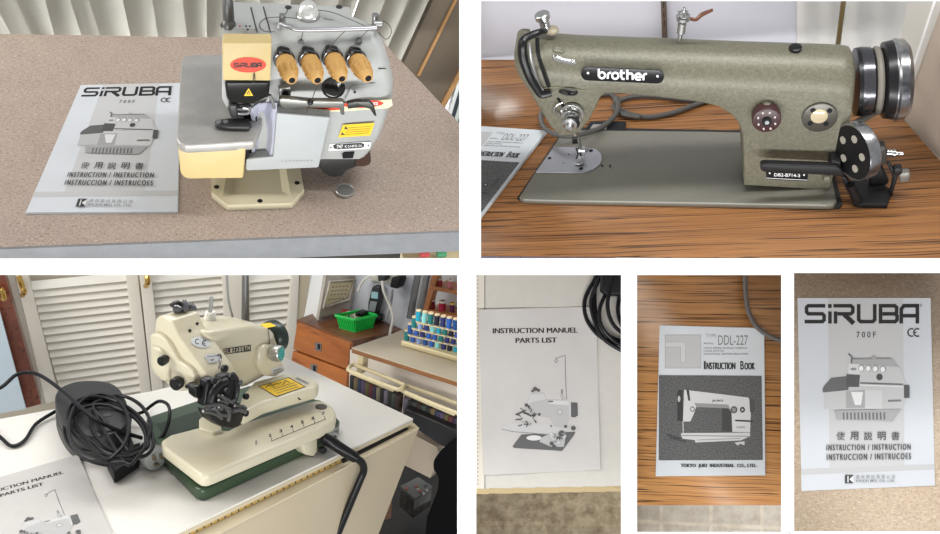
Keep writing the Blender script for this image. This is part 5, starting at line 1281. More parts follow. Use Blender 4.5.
# slots on the head and its badges lie on the sloping top
hx0, hx1 = xh + .006, xh + .072
def top_pt(tx, x, y): pass
pa = [FX(164, 316), FX(172, 321), FX(178, 335), FX(190, 352), FX(206, 374)]
n_top = (pa[4] - pa[2]).cross(Vector((1, 0, 0))).normalized()
if n_top.z < 0: n_top = -n_top
ptop = (pa[3] + n_top * .0012, n_top)
I = Ink(lambda X, Y, k: A3(*k3(X, Y), pl=(ptop[0] + n_top * k * .00006, n_top)))
sil = mat('badge_silver', (.42, .43, .44), .35, .5)
I.poly([(232 + 38 * cos(R(a_)) * .985 - 20 * sin(R(a_)) * .17, 199 + 38 * cos(R(a_)) * .17 + 20 * sin(R(a_))) for a_ in range(0, 360, 12)], sil)
for cx, cy in ((217, 196), (244, 202)):
    I.line([(cx + 9 * cos(R(a_)) + 3, cy + 9 * sin(R(a_))) for a_ in range(300, 59, -20)], 4, .02)
I.line([(236, 201), (248, 203)], 3.4, .02)
I.poly([(244, 252), (262, 244), (304, 243), (309, 262), (290, 275), (262, 280)], sil); I.line([(256, 254), (300, 250)], 3, .1); I.poly([(266, 264), (284, 262), (276, 272)], .12)
T.part('badges', I.done(), label='silver oval badge and shield sticker', smooth=0)
for x, y in ((190, 155), (218, 128), (304, 340)):
    p = A3(*k3(x, y), pl=ptop if y > 150 else (pa[1] + Vector((0, 0, .002)), (pa[1] - pa[0]).cross(Vector((1, 0, 0))).normalized()))
    T.part('screw_hole', MB().ball(p, .0032, n=10), MC['gloss_black'])
# tension gadget on top of the head
ytg = A3(*k3(150, 100), x=xh + .04).y
TG = lambda x, y, d=0: A3(*k3(x, y), y=ytg - d)
for pts, r in (([(140, 104), (138, 80), (132, 60)], .005), ([(120, 60), (140, 48), (165, 62)], .0045), ([(100, 108), (116, 116), (140, 122)], .004), ([(150, 100), (156, 80)], .004)):
    T.part('tension_bracket', MB().tube([TG(*q) for q in pts], r, n=8, sub=4), dm1)
for x, y, r in ((158, 64, .0125), (184, 70, .011), (128, 72, .008)):
    p = TG(x, y, .004); T.part('tension_disc', MB().lathe(p, (.6, -1, .1), [(0, r * .7), (.003, r), (.005, r * .8), (.007, r), (.010, r * .7), (.014, r * .3)], n=22), MC['dark_chrome'])
# needle mechanism
yn = A3(225, 418, z=zs).y
NM = lambda x, y, d=0: A3(*k3(x, y), y=yn - .072 - d)
bl_ = MC['gloss_black']; bm_ = MC['matt_black_metal']
T.part('needle_block', MB().prism([NM(x, y, -.01) for x, y in [(300, 360), (318, 330), (345, 318), (372, 330), (378, 360), (372, 410), (366, 450), (330, 470), (290, 460), (278, 410)]], (0, .02, 0), None, .004), bm_)
T.part('needle_block', MB().prism([NM(x, y, -.02) for x, y in [(258, 345), (285, 332), (298, 350), (288, 400), (268, 440), (246, 446), (252, 400)]], (0, .02, 0), None, .004), bl_)
T.part('needle_block', MB().prism([NM(x, y, -.03) for x, y in [(210, 372), (232, 362), (248, 380), (250, 410), (232, 420), (214, 405)]], (0, .02, 0), None, .004), bl_)
T.part('needle_block', MB().prism([NM(x, y, -.004) for x, y in [(286, 470), (300, 440), (380, 430), (402, 450), (404, 470), (392, 500), (380, 522), (350, 530), (310, 520)]], (0, .02, 0), None, .004), bl_)
T.part('feed_block', MB().prism([NM(x, y, -.006) for x, y in [(262, 462), (300, 470), (340, 462), (378, 450), (382, 490), (344, 515), (318, 525), (280, 500)]], (0, .03, 0), None, .003), bm_)
T.part('curved_arm', MB().tube([NM(x, y, .008) for x, y in [(268, 430), (276, 395), (300, 362), (330, 345)]], .006, n=10, sub=5), bl_)
T.part('curved_arm', MB().tube([NM(x, y, .006) for x, y in [(352, 322), (368, 350), (366, 400), (350, 440)]], .0055, n=10, sub=5), bl_)
st = mat('linkage_steel', (.13, .13, .13), .3, .7)
for pts, r in (([(246, 452), (262, 442), (300, 436), (330, 446)], .0035), ([(312, 405), (335, 418), (352, 430)], .003), ([(300, 402), (318, 412), (330, 436)], .0025), ([(350, 462), (380, 455), (402, 466)], .004), ([(285, 452), (305, 475), (330, 478)], .003), ([(322, 440), (340, 470), (336, 500)], .003), ([(240, 462), (280, 470), (312, 490)], .0028), ([(300, 300), (308, 262), (304, 246), (296, 250)], .0018), ([(300, 420), (330, 428), (362, 420)], .0024), ([(360, 440), (392, 444), (404, 452)], .0028)):
    T.part('needle_linkage', MB().tube([NM(x, y, .012) for x, y in pts], r, n=7, sub=4), st)
for x, y, r in ((342, 330, .006), (316, 298, .0065), (276, 345, .006), (396, 468, .006), (252, 458, .005), (374, 350, .005), (300, 448, .005), (326, 384, .0055), (398, 404, .0055), (330, 455, .005)):
    p = NM(x, y, .006); T.part('linkage_screw', MB().cyl(p, p + Vector((0, -.007, .001)), r, n=14, bev=.001), st if r == .005 else bl_)
# thread stand, white cone
yt = A3(212, 331, y=yb3 + .06)
zt3 = A3(210, 330, y=yb3 + .05)
c0 = A3(210.3, 329, y=yb3 + .06)
cone = Thing(P3, 'thread_cone', 'small white cone of thread on a grey pin behind the head of the blindstitch machine', 'thread cone', c0)
L_ = A3(210, 312, y=yb3 + .06).z - c0.z
cone.part('cone', MB().lathe(c0, (0, 0, 1), [(0, .0125), (L_ * .3, .0120), (L_ * .75, .0105), (L_, .0085)], n=22), mat('cone_white', (.72, .71, .68), .7))
cone.part('pin', MB().cyl(c0 + Vector((0, 0, L_)), A3(211.5, 297, y=yb3 + .06), .0036, n=10), mat('pin_grey', (.3, .3, .3), .4, .5))
T.part('stand_rod', MB().tube([A3(235, 325, y=yb3 + .07), A3(228.5, 300, y=yb3 + .07), A3(226.5, 266.8, y=yb3 + .07)], .0022, n=8), MC['pin_grey'])
T.part('stand_rod', MB().cyl(A3(244.5, 327, y=yb3 + .08), A3(245.5, 266.8, y=yb3 + .08), .0062, n=12), mat('rod_grey', (.16, .16, .16), .4, .5))
# clamp, wing nut and knee lever
yk3 = A3(310, 462, z=0).y
KL = lambda x, y, d=0: A3(x, y, y=yk3 - d)
T.part('clamp', MB().prism([KL(x, y, -.004) for x, y in [(304, 440), (310, 437), (318, 439), (318, 452), (314, 457), (306, 455), (303, 450)]], (0, .025, 0), None, .004), crw)
T.part('clamp_knob', MB().cyl(KL(321, 449), KL(324, 451, .01), .0065, n=14, bev=.001), bl_)
T.part('wing_nut', MB().tube([KL(327, 434), KL(331, 431), KL(336, 427)], [.005, .003, .005], n=8, flat=.5).tube([KL(329, 437), KL(333, 433.5), KL(337, 434)], [.005, .003, .005], n=8, flat=.5), chrome)
kl = Thing(P3, 'knee_lever', 'bent black knee lever bar hanging over the front edge of the white table', 'lever', KL(340, 500))
kl.part('sleeve', MB().tube([KL(322, 437, .0), KL(330, 441.5, .01), KL(342, 449.5, .03), KL(356, 458, .05)], [.0100, .0108, .0108, .0100], n=16, sub=3), bl_)
kl.part('bar', MB().tube([KL(348, 453.5, .04), KL(356, 458, .05), KL(362, 463, .055), KL(363.5, 471, .055), KL(358, 485, .05), KL(336, 538, .03), KL(320, 580, .02)], .0072, n=14, sub=6), bl_)

# wooden drawer cabinet ------------------------------------------------
zc = .0
wb = wood('orange_wood', lin(196, 120, 58), lin(164, 92, 42), lin(128, 70, 32), sy=30, sx=5, rough=.3, rot=90, dist=1.5, dense=.56)
wt = wood('dark_top_wood', lin(128, 84, 54), lin(104, 66, 42), lin(74, 44, 28), sy=20, sx=10, rough=.25)
ctop = [(296.5, 319.5), (351, 341), (403, 329.5), (340, 303)]
T = Thing(P3, 'drawer_cabinet', 'orange-brown wooden drawer cabinet beyond the white table carrying the green basket', 'cabinet', A3(340, 340, z=-.3))
ct = P3.poly(ctop, z=zc)
T.part('cabinet_top', MB().prism(ct, (0, 0, -.014), None, .001), wt, 'dark wooden top')
c_ = sum(ct, Vector()) / 4
body = [Vector((c_.x + (p.x - c_.x) * .985, c_.y + (p.y - c_.y) * .985, zc - .0145)) for p in ct]
T.part('carcass', MB().prism(body, (0, 0, -.5)), wt)
fa, fb = body[0], body[1]; fd = (fb - fa).normalized(); fn_ = Vector((fd.y, -fd.x, 0))
if fn_.dot(P3.o - fa) < 0: fn_ = -fn_
plc = (fa + fn_ * .012, fn_)
CF = lambda x, y, d=0: A3(x, y, pl=(plc[0] + fn_ * d, fn_))
for k, (poly, hx, hy) in enumerate((([(297, 323), (350, 344), (347.5, 369.5), (293, 349)], 318, 346.8), ([(292.8, 351), (347.3, 371.5), (345, 400), (289, 378)], 313.5, 368.5))):
    dr_ = T.part('drawer', MB().prism([CF(*q) for q in poly], -fn_ * .012, None, .001), wb)
    hm_ = T.part('handle', MB().prism([CF(hx + a, hy + b, .0015) for a, b in [(-3, -4.5), (3, -3.3), (3, 4.5), (-3, 3.3)]], -fn_ * .002, None, .0005), mat('handle_metal', (.30, .30, .30), .3, .8), parent=dr_)
    T.part('handle_pull', MB().prism([CF(hx + a, hy + b, .0024) for a, b in [(-.5, -3), (1.8, -2.5), (1.8, 2.8), (-.5, 2.2)]], -fn_ * .0008), bl_, parent=dr_)

# sign board on the cabinet
p0 = A3(318.5, 321, z=zc); p1 = A3(348.5, 313.5, z=zc); sd_ = (p1 - p0).normalized(); sn = Vector((sd_.y, -sd_.x, 0))
if sn.dot(P3.o - p0) < 0: sn = -sn
SB = lambda x, y, d=0: A3(x, y, pl=(p0 + sn * d, sn))
T = Thing(P3, 'sign_board', 'distressed white wooden box sign with cream verse panel standing on the drawer cabinet', 'sign', p0)
dist = mat('distressed_white', lin(206, 202, 192), .7, col2=lin(160, 150, 134), scale=14)
bx = [SB(x, y) for x, y in [(318.5, 320.5), (322, 317), (345, 311.5), (348.5, 313), (360.5, 266.8), (327.5, 266.8)]]
T.part('box_front', MB().prism(bx, -sn * .01), dist)
lp = SB(318.5, 320.5); 
T.part('box_side', MB().prism([SB(318.4, 320.5), SB(327.4, 266.8), A3(314, 266.8, pl=(p0 - sn * .0, Vector((0, 0, 1)).cross(sd_ + sn * .9).normalized())) if False else A3(313.5, 266.8, pl=(p0 - sn * .10, sn)), A3(304, 317, pl=(p0 - sn * .10, sn))], -sn * .008 + sd_ * .008), mat('side_white', lin(236, 236, 234), .6))
T.part('frame', MB().tube([SB(x, y, .003) for x, y in [(323.5, 307.5), (348.5, 299.5), (354, 279.5), (329.5, 281.5)]], .0035, n=4, closed=True, sub=1), dist)
I = Ink(lambda x, y, k: SB(*m3(x, y), .0008 + k * .0004)); I.poly([(143, 147), (236, 112), (257, 48), (164, 54)], lin(214, 200, 164))
for (y_, xa, xb) in ((66, 172, 240), (82, 168, 235), (98, 165, 232), (117, 158, 222)):
    pts = []
    for k in range(15):
        t = k / 14; pts.append((xa + (xb - xa) * t, y_ + 4 - 9 * t * .4 + 2.6 * sin(k * 2.3)))
    for k in range(0, 14, 3): I.line(pts[k:k + 3], 2.4, .08)
T.part('verse_panel', I.done(), label='cream panel with handwritten verse', smooth=0)

# green basket
T = Thing(P3, 'basket', 'bright green plastic basket of small bits on the wooden drawer cabinet', 'basket', A3(356, 326, z=zc))
bb = P3.poly([(340, 328), (355, 332), (372.5, 327.5), (358, 323)], z=zc)
zb = A3(355, 320.5, y=bb[1].y).z
bt = P3.poly([(336, 315.5), (354.5, 320.5), (376.5, 315.5), (359, 311)], z=zb)
grn2 = mat('basket_green', lin(20, 205, 80), .4)
mb = MB()
for i in range(4):
    a0, a1, b0, b1_ = bb[i], bb[(i + 1) % 4], bt[i], bt[(i + 1) % 4]; n_ = 9 if i % 2 == 0 else 10
    for k in range(n_):
        t = (k + .5) / n_; lo = a0.lerp(a1, t); hi = b0.lerp(b1_, t); dirb = (a1 - a0).normalized() * ((a1 - a0).length / n_ * .33)
        mb.prism([lo - dirb, lo + dirb, hi + dirb, hi - dirb], (a1 - a0).cross(Vector((0, 0, 1))).normalized() * .002)
T.part('side_bars', mb, grn2)
T.part('rim', MB().tube(bt, .0042, n=6, closed=True, sub=1), grn2)
T.part('floor_panel', MB().prism(bb, (0, 0, .003)).tube(bb, .003, n=6, closed=True, sub=1), grn2)
for (x, y), r, c, nm, lb in (((350, 316), .011, (225, 215, 205), 'cotton_reel', 'small cream reel in the front of the green basket'), ((357, 317), .010, (200, 190, 180), 'cotton_reel', 'small pale grey reel in the middle of the green basket'), ((345, 314), .009, (150, 40, 40), 'cotton_reel', 'small red reel at the left of the green basket')):
    p = A3(x, y, z=zb - .012); single(P3, nm, MB().cyl(p - Vector((0, 0, .012)), p + Vector((0, 0, .010)), r, n=16, bev=.002), mat('reel_%d_%d' % (c[0], c[2]), lin(*c), .7), lb, 'reel', base=p)
mb = MB().box(A3(362, 313, z=zb + .002), (.028, .02, .010), None, .003).box(A3(358, 314, z=zb + .003), (.012, .010, .010), None, .003)
single(P3, 'clip', mb, bl_, 'black plastic clip lying on top of the reels in the green basket', 'clip')

# wall things: phone, sockets, adaptors, white leads
T = Thing(P3, 'cordless_phone', 'black and silver cordless phone handset upright in its cradle behind the green basket', 'phone', A3(370, 318, z=zc))
ph0 = A3(371, 322, z=zc).x
PH = lambda x, y, d=0: A3(x, y, x=ph0 - d)
hs = T.part('handset', MB().prism([PH(x, y) for x, y in [(371.5, 288), (373, 286), (379, 286.5), (380, 289), (379.5, 300), (375.5, 315), (367, 314.5), (368, 302)]], (.018, 0, 0), None, .004), mat('phone_black', (.02, .02, .022), .3))
T.part('screen', MB().prism([PH(x, y, .001) for x, y in [(371.6, 291.5), (378, 292.3), (377.6, 298.8), (370.9, 298)]], (.001, 0, 0)), mat('screen_pale', lin(150, 190, 196), .2), 'pale blue screen', parent=hs)
T.part('keypad', MB().prism([PH(x, y, .001) for x, y in [(370.5, 301), (377, 302), (374.5, 312), (368, 311)]], (.001, 0, 0)), mat('keypad_grey', lin(140, 143, 148), .4), parent=hs)
T.part('cradle', MB().prism([PH(x, y, .006) for x, y in [(363, 314), (377, 317), (376, 323), (362, 320)]], (.03, 0, 0), None, .003), MC['phone_black'])
T = Thing(P3, 'wall_socket', 'white wall socket plate with two dark plugs in it above the phone', 'socket', WR(386, 280))
T.part('face_plate', MB().prism([WR(x, y, .006) for x, y in [(372, 268.5), (405, 269), (403, 285), (370, 281)]], (.006, 0, 0), None, .001), mat('socket_cream', lin(204, 200, 188), .5))
single(P3, 'power_adaptor', MB().prism([WR(x, y, .04) for x, y in [(391, 277.5), (399.5, 276.5), (400, 281), (397, 289.5), (389, 287.5)]], (.03, 0, 0), None, .005), mat('black_plastic', (.02,) * 3, .5), 'chunky black power adaptor in the right half of the wall socket', 'adaptor')
single(P3, 'power_plug', MB().prism([WR(x, y, .03) for x, y in [(377, 273.5), (385, 274.5), (384.5, 281.5), (377.5, 281.5)]], (.024, 0, 0), None, .004), mat('green_black_plug', lin(40, 46, 42), .5), 'small dark plug in the left half of the wall socket', 'plug')
wcab = mat('white_cable', lin(222, 218, 208), .5)
single(P3, 'phone_lead', MB().tube([WR(x, y, .03) for x, y in [(376, 276), (371, 275.5), (365, 279), (361, 284), (358, 291)]], .003, n=8), wcab, 'white lead curving left from the wall socket towards the sign', 'cable')
single(P3, 'power_lead', MB().tube([WR(x, y, .05) for x, y in [(382, 281), (384, 292), (390, 306), (393, 318), (391, 328), (389.5, 336)]], .0033, n=8), wcab, 'thicker white lead hanging down in front of the wall to the cabinet top', 'cable')
single(P3, 'adaptor_lead', MB().tube([WR(x, y, .035) for x, y in [(392.5, 290), (391.5, 300), (389, 312), (386, 320)]], .003, n=8), mat('grey_lead', lin(150, 150, 152), .5), 'thin grey lead hanging from the black power adaptor', 'cable')
single(P3, 'power_brick', MB().prism(P3.poly([(375, 338.5), (383, 335.5), (389, 337.5), (382, 341.5)], z=zc + .004), (0, 0, -.02), None, .004), MC['black_plastic'], 'small black power brick at the right rear corner of the cabinet top', 'adaptor')
T = Thing(P3, 'clothes_airer', 'folded grey metal rack poles leaning on the wall left of the reel shelves', 'rack', WR(415, 320))
for x0, x1, w_, c in ((420.5, 411.5, .010, .14), (424.5, 416, .006, .35), (428.5, 419, .008, .2), (418, 408.5, .005, .06)):
    T.part('pole', MB().cyl(WR(x0, 266.8, .04), WR(x1, 318, .05), w_, n=10), mat('pole_%d' % int(c * 100), (c, c, c), .45, .4))

# side table with thread racks ---------------------------------------
T = Thing(P3, 'side_table', 'beige-topped side table with wooden edging under the racks of thread reels', 'table', A3(420, 360, z=ZS - .05))
st_ = P3.poly([(352, 347.5), (464, 383), (464, 345), (410, 326), (392, 334)], z=ZS)
T.part('table_top', MB().prism(st_, (0, 0, -.003)), mat('beige_top', lin(190, 178, 156), .45))
T.part('wood_edge', MB().prism([p - Vector((0, 0, .0032)) for p in st_], (0, 0, -.009)), wood('edge_wood', lin(150, 100, 60), lin(130, 84, 48), lin(104, 66, 38), sy=40, sx=6, rot=90, dense=.6), 'wooden edging')
xe = st_[0].x
ea, eb = st_[0], st_[1]; ev = (eb - ea).normalized(); en = Vector((ev.y, -ev.x, 0))
if en.dot(P3.o - ea) < 0: en = -en
SE = lambda x, y, d=0: A3(x, y, pl=(ea + en * d, en))
T.part('back_panel', MB().prism([SE(x, y, -.10) for x, y in [(350, 350), (464, 384), (464, 470), (348, 420)]], -en * .012), mat('pinkish_white', lin(240, 228, 212), .6), 'off-white panel')
T.part('corner_post', MB().prism([SE(x, y, -.015) for x, y in [(358.5, 352), (364, 353.5), (362, 374), (356, 372)]], -en * .02, None, .002), MC['cream_plastic'])
# bins hanging under the top
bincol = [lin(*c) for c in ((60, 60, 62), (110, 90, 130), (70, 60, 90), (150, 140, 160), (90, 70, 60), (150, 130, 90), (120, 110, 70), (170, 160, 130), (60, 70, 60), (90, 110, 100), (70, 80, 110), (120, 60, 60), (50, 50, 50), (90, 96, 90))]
for n_, (rim_, x0, x1, ys, ye, lab) in enumerate((([(349, 368), (352, 365), (359, 366.5), (400, 383), (403, 386.5), (400, 389), (393, 388), (352, 372)], 352, 401, 371, 391, 'cream-rimmed reel bin nearest the wooden cabinet under the beige side table'), ([(403.5, 389), (407, 386.5), (414, 388), (458, 404), (463, 408), (461, 413), (454, 412), (406, 392.5)], 405, 463, 393, 416, 'cream-rimmed reel bin at the right end under the beige side table'))):
    T = Thing(P3, 'reel_bin', lab, 'bin', SE((x0 + x1) / 2, ye + 15, -.03), group='reel bins under the side table')
    zr_ = SE(rim_[0][0], rim_[0][1], .01).z; rp_ = P3.poly(rim_, z=zr_)
    T.part('rim', MB().tube(rp_, .0042, n=8, closed=True, sub=3), MC['cream_plastic'])
    T.part('rim_lip', MB().prism([SE(rim_[0][0], rim_[0][1] + 1, .008), SE(rim_[-2][0], rim_[-2][1], .008), SE(rim_[-2][0], rim_[-2][1] + 4, .008), SE(rim_[0][0] + 1, rim_[0][1] + 6, .008)], -en * .003), MC['cream_plastic'])
    T.part('tray', MB().prism([SE(x0, ys + 2, -.03), SE(x1, ye, -.03), SE(x1 - 2, ye + 26, -.03), SE(x0 - 2, ys + 22, -.03)], -en * .01), mat('bin_and_shade_black', (.02, .02, .022), .3, spec=.3))
    nr = 13
    for k in range(nr):
        t = (k + .5) / nr; x = x0 + (x1 - x0) * t; y = ys + (ye - ys) * t
        lo = SE(x - .6, y + 17, -.018); hi = SE(x, y + 4, -.018)
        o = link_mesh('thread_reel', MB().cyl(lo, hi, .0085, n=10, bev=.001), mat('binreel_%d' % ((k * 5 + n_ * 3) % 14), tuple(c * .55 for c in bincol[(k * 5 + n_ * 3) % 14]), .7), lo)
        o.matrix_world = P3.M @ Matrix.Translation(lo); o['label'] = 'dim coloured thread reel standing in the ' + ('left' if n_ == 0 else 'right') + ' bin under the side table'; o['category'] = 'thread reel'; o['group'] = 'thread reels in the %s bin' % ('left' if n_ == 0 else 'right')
# wedge stand of reels
T = Thing(P3, 'reel_stand', 'cream stepped stand holding rows of blue and green thread reels on the side table', 'stand', A3(430, 345, z=ZS))
zt0 = ZS + .001
tiers = [(zt0 + .010 + .024 * r) for r in range(4)]
T.part('front_board', MB().prism(P3.poly([(401, 340.5), (405, 338), (464, 352.5), (464, 358.5)], z=zt0 + .012), (0, 0, -.012), None, .002), MC['cream_plastic'])
cols = ['cream', 'blue']
pal = [((20, 120, 120), 'teal'), ((50, 90, 170), 'mid blue'), ((140, 160, 205), 'pale lavender-blue'), ((20, 80, 150), 'strong blue'), ((40, 100, 190), 'bright blue'), ((140, 215, 215), 'pale aqua'), ((40, 50, 110), 'navy'), ((22, 26, 50), 'near-black navy'), ((30, 160, 190), 'turquoise')]
rows_ = [(406.5, 341, [0, 1, 2, 3, 4, 5, 6, 7, 8]), (410, 334.5, [3, 1, 6, 4, 1, 0, 6, 6, 4]), (414, 328, [0, 2, 6, 5, 8, 0, 7, 1]), (418, 321.5, [8, 5, 0, 7, 6, 4, 3])]
reel_proto = {}
rown = ('front', 'second', 'third', 'back')
for r, (x0, y0, ids_) in enumerate(rows_):
    for k, ci in enumerate(ids_):
        x = x0 + k * 6.15; y = y0 + k * 1.45
        if x > 462: continue
        b0 = A3(x, y, z=tiers[r]); sr = P3.ppm(b0); hh = 10.6 / sr / .866; rr_ = 2.55 / sr
        if ci not in reel_proto:
            Tn = Thing(P3, 'thread_reel', '', 'thread reel', b0)
            Tn.part('thread', MB().lathe(b0, (0, 0, 1), [(hh * .08, rr_), (hh * .86, rr_), (hh * .9, rr_ * .8)], n=14), mat('thread_%d' % ci, lin(*pal[ci][0]), .65))
            Tn.part('reel_core', MB().lathe(b0, (0, 0, 1), [(0, rr_ * .95), (hh * .06, rr_ * .95), (hh * .1, rr_ * .5), (hh * .86, rr_ * .5), (hh * .9, rr_ * 1.02), (hh, rr_ * 1.02)], n=14), mat('reel_wood', lin(226, 206, 166), .6), 'pale wooden reel ends')
            reel_proto[ci] = Tn.o; o = Tn.o
        else: o = dup(reel_proto[ci], P3.M @ Matrix.Translation(b0))
        pos = ('leftmost' if k == 0 else 'number')
        nb = pal[ids_[k - 1]][1] if k else None
        o['label'] = '%s thread reel, %s, %s row of cream stand' % (pal[ci][1], 'leftmost' if k == 0 else ('right of the %s one' % nb), rown[r])
        o['group'] = 'thread reels on the cream stand'
# step boards
for r in range(1, 4):
    x0, y0, _ = rows_[r]; 
    T.part('step_board', MB().prism(P3.poly([(x0 - 2, y0 + .8), (x0 - 1, y0 - 1.2), (464, y0 - 1.2 + (464 - x0) * .235), (464, y0 + .8 + (464 - x0) * .235)], z=tiers[r] - .0005), (0, 0, -.0015)), MC['cream_plastic'])
# wooden reel shelves
T = Thing(P3, 'reel_shelf', 'small wooden wall shelf with slanted side holding red and pink reels', 'shelf', WR(440, 300, .06))
pw = wood('pine_shelf', lin(186, 122, 70), lin(160, 98, 52), lin(120, 70, 38), sy=30, sx=6)
T.part('side_board', MB().prism([WR(x, y, .10) for x, y in [(433.5, 266.8), (440, 266.8), (426.8, 314), (422.3, 312.5)]], (.02, 0, 0), None, .001), pw)
T.part('back_board', MB().prism([WR(x, y, .04) for x, y in [(438, 266.8), (464, 266.8), (464, 320), (426, 312)]], (.004, 0, 0)), mat('shelf_back', lin(206, 206, 208), .7))
T.part('shelf_board', MB().prism([WR(x, y, .10) for x, y in [(433, 286), (464, 292), (464, 296), (431.5, 290)]], (.055, 0, 0), None, .001), pw)
T.part('shelf_board', MB().prism([WR(x, y, .10) for x, y in [(426, 309.5), (464, 317), (464, 322), (423.5, 314)]], (.055, 0, 0), None, .001), pw)
for (x, yt_, yb_, w_, c, top_, lb) in ((439.5, 279, 287, 2.7, (150, 30, 50), (225, 215, 205), 'crimson thread reel at the left of the upper wooden shelf'), (449.8, 280, 289.5, 2.9, (214, 130, 136), (230, 222, 214), 'pink thread reel at the right of the upper wooden shelf'), (432, 300, 309.5, 3.1, (120, 14, 40), (228, 224, 220), 'dark crimson thread reel at the left of the lower wooden shelf'), (441.9, 301.5, 312, 3.8, (170, 20, 60), (230, 226, 214), 'fat crimson thread reel in the middle of the lower wooden shelf'), (451.8, 303.5, 313, 2.6, (90, 24, 70), (226, 196, 110), 'plum thread reel with a yellow top on the lower wooden shelf')):
    b0 = WR(x, yb_, .085); sr = P3.ppm(b0); hh = (yb_ - yt_) / sr / .866
    Tn = Thing(P3, 'thread_reel', lb, 'thread reel', b0, group='reels on the wooden shelf')
    Tn.part('thread', MB().lathe(b0, (0, 0, 1), [(hh * .12, w_ / sr), (hh * .82, w_ / sr * .92)], n=16), mat('sh_%d' % int(x), lin(*c), .65))
    Tn.part('reel_core', MB().lathe(b0, (0, 0, 1), [(0, w_ / sr * 1.05), (hh * .1, w_ / sr * 1.05), (hh * .11, w_ / sr * .5), (hh * .83, w_ / sr * .5), (hh * .85, w_ / sr), (hh, w_ / sr)], n=16), mat('shc_%d' % int(x), lin(*top_), .5), 'pale reel ends')
    p = b0 + Vector((0, 0, hh)); Tn.part('bore', MB().cyl(p, p + Vector((0, 0, .001)), w_ / sr * .35, n=10), bl_)

# lower right: clear box, pale board, black chair
T = Thing(P3, 'clear_box', 'clear plastic box of small sewing bits on the floor under the side table', 'box', A3(416, 495, z=-.70))
CB = P3.poly([(400, 488), (418, 479), (432, 488), (414, 500)], z=-.62)
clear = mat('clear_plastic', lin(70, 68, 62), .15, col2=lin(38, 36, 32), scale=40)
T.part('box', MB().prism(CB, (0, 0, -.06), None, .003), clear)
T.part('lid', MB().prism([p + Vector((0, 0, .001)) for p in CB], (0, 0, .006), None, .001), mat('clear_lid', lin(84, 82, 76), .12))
random.seed(5)
for k in range(8):
    p = A3(random.uniform(406, 428), random.uniform(484, 494), z=-.612); T.part('sewing_bit', MB().ball(p, .005, n=8), mat('bit_%d' % (k % 3), ((.3, .08, .06), (.35, .33, .3), (.1, .1, .12))[k % 3], .5))
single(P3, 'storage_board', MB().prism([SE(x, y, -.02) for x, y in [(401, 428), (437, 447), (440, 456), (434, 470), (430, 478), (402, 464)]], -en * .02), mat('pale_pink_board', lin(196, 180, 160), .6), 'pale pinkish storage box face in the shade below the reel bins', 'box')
single(P3, 'shade_infill', MB().prism([SE(x, y, .01) for x, y in [(402, 420), (404, 408), (464, 434), (464, 452), (440, 446)]], -en * .06, None, .004), mat('bin_and_shade_black', (.05,) * 3, .3), 'dark shade-coloured crate directly below the right reel bin', 'infill')  # dark block standing in for the shade below the right bin
ch_pl = (A3(440, 520, z=-.60), (P3.o - A3(440, 520, z=-.60)).normalized())
T = Thing(P3, 'chair', 'black upholstered chair back standing at the right of the white table', 'chair', A3(440, 530, z=-.70))
bkc = mat('black_fabric', (.005, .005, .006), .9, spec=.1)
CH = lambda x, y: A3(x, y, x=A3(440, 470, z=-.2).x - .12)
T.part('backrest', MB().prism([CH(x, y) for x, y in [(464, 432), (452, 440), (439, 451), (432, 460), (431, 470), (437, 478), (436, 490), (425, 518), (421, 560), (464, 590)]], (.05, 0, 0), None, .012), bkc)
T.part('seat', MB().prism([CH(x, y) + Vector((.06, 0, 0)) for x, y in [(424, 520), (464, 520), (464, 600), (415, 600)]], (.1, 0, 0), None, .012), bkc)
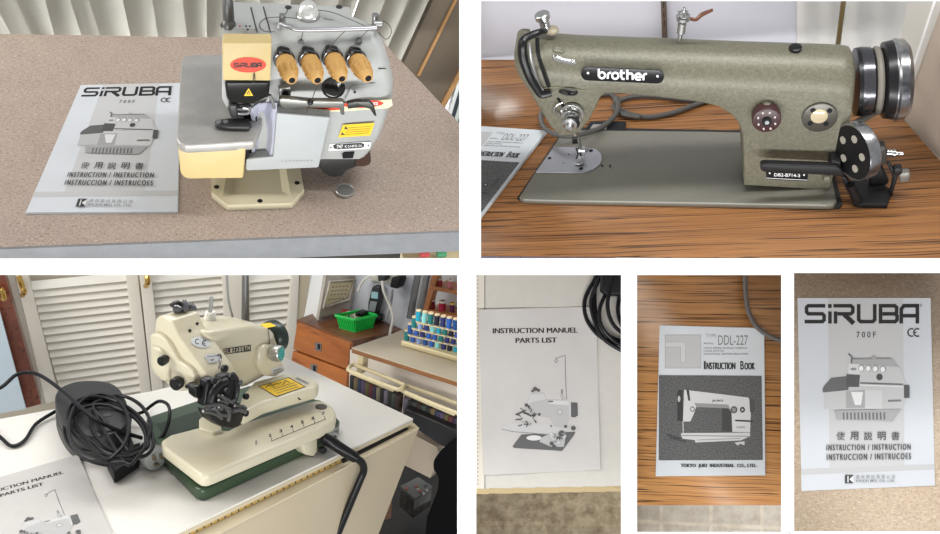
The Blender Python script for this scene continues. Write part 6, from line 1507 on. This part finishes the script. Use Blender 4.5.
# ---------------------------------------------------------------- each setting ends behind the wall's bars
BND = {id(P1): (None, 469, None, 266), id(P2): (471.5, None, None, 266.5), id(P3): (None, 466, 266.6, None), id(P3b): (None, 466, 266.6, None),
       id(P4): (467, 629, 266.6, None), id(P5): (629.5, 787, 266.6, None), id(P6): (787.5, None, 266, None)}
def root(o):
    while o.parent: o = o.parent
    return o
bpy.context.view_layer.update()
def panel_of(o):
    r = root(o).matrix_world.to_3x3()
    for P in (P1, P2, P3, P3b, P4, P5, P6):
        if (r.col[2] - P.R.col[2]).length + (r.col[0] - P.R.col[0]).length < 1e-4: return P
done = set(); camI = cam.matrix_world.inverted()
for o in list(sc.objects):
    if o.type != 'MESH' or o.name.startswith('wall_front'): continue
    P = panel_of(o)
    if P is None or o.data.name in done: continue
    bd = BND[id(P)]; mw = o.matrix_world; L = []
    q = [RC.transposed() @ (mw @ v.co - CAMP) for v in o.data.vertices]
    xs = [W / 2 - F * p.x / p.z for p in q if p.z < -.01]; ys = [H / 2 + F * p.y / p.z for p in q if p.z < -.01]
    if not xs: continue
    if bd[0] is not None and min(xs) < bd[0]: L.append(('x', bd[0], 1))
    if bd[1] is not None and max(xs) > bd[1]: L.append(('x', bd[1], -1))
    if bd[2] is not None and min(ys) < bd[2]: L.append(('y', bd[2], 1))
    if bd[3] is not None and max(ys) > bd[3]: L.append(('y', bd[3], -1))
    if not L: continue
    done.add(o.data.name)
    bm = bmesh.new(); bm.from_mesh(o.data); mi = mw.inverted(); ri = mi.to_3x3()
    for ax, val, kp in L:
        a, b = (ray(val, 0), ray(val, H)) if ax == 'x' else (ray(W, val), ray(0, val))
        inside = ray(val + 5 * kp, H / 2) if ax == 'x' else ray(W / 2, val + 5 * kp)
        n = a.cross(b)
        if n.dot(inside) < 0: n = -n
        r = bmesh.ops.bisect_plane(bm, geom=bm.verts[:] + bm.edges[:] + bm.faces[:], plane_co=mi @ CAMP, plane_no=(ri @ n).normalized(), clear_inner=True)
        ce = [g for g in r['geom_cut'] if isinstance(g, bmesh.types.BMEdge)]
        if ce and len(bm.faces) > 5:
            try: bmesh.ops.holes_fill(bm, edges=ce, sides=0)
            except Exception: pass
    if len(bm.verts): bm.to_mesh(o.data); bm.free()
    else:
        bm.free(); bpy.data.objects.remove(o)
# ---------------------------------------------------------------- light
wn = bpy.data.worlds.new('world'); sc.world = wn; wn.use_nodes = True
bg = wn.node_tree.nodes['Background']; bg.inputs['Color'].default_value = (.96, .98, 1.0, 1); bg.inputs['Strength'].default_value = .50
def area(P, name, loc, target, size, power, col=(1, 1, 1), sy=None):
    l = bpy.data.lights.new(name, 'AREA'); l.energy = power; l.size = size; l.color = col
    if sy: l.shape = 'RECTANGLE'; l.size_y = sy
    o = bpy.data.objects.new(name, l); COL.objects.link(o)
    a = P.M @ Vector(loc); b = P.M @ Vector(target); o.location = a
    o.rotation_euler = (b - a).to_track_quat('-Z', 'Y').to_euler(); o.visible_camera = True; return o
def sun(P, name, frm, strength, ang=3, col=(1, 1, 1)):
    l = bpy.data.lights.new(name, 'SUN'); l.energy = strength; l.angle = R(ang); l.color = col
    o = bpy.data.objects.new(name, l); COL.objects.link(o)
    d = P.M.to_3x3() @ Vector(frm); o.rotation_euler = d.to_track_quat('Z', 'Y').to_euler(); return o
# added strip lamps above and below that brighten the display wall
area(PB, 'wall_fill_top', (0, .85, .24), (0, 0, 0), 1.9, 27, sy=.12)
area(PB, 'wall_fill_bottom', (0, -.85, .24), (0, 0, 0), 1.9, 27, sy=.12)
area(P3b, 'side_window', (-1.5, .1, 1.0), (.1, 0, 0), 1.0, 24, (1, .97, .92))
sc.view_settings.view_transform = 'Standard'; sc.view_settings.look = 'None'; sc.view_settings.gamma = 1; sc.view_settings.exposure = 0
try: sc.view_settings.use_curve_mapping = False
except Exception: pass
sc.cycles.max_bounces = 6
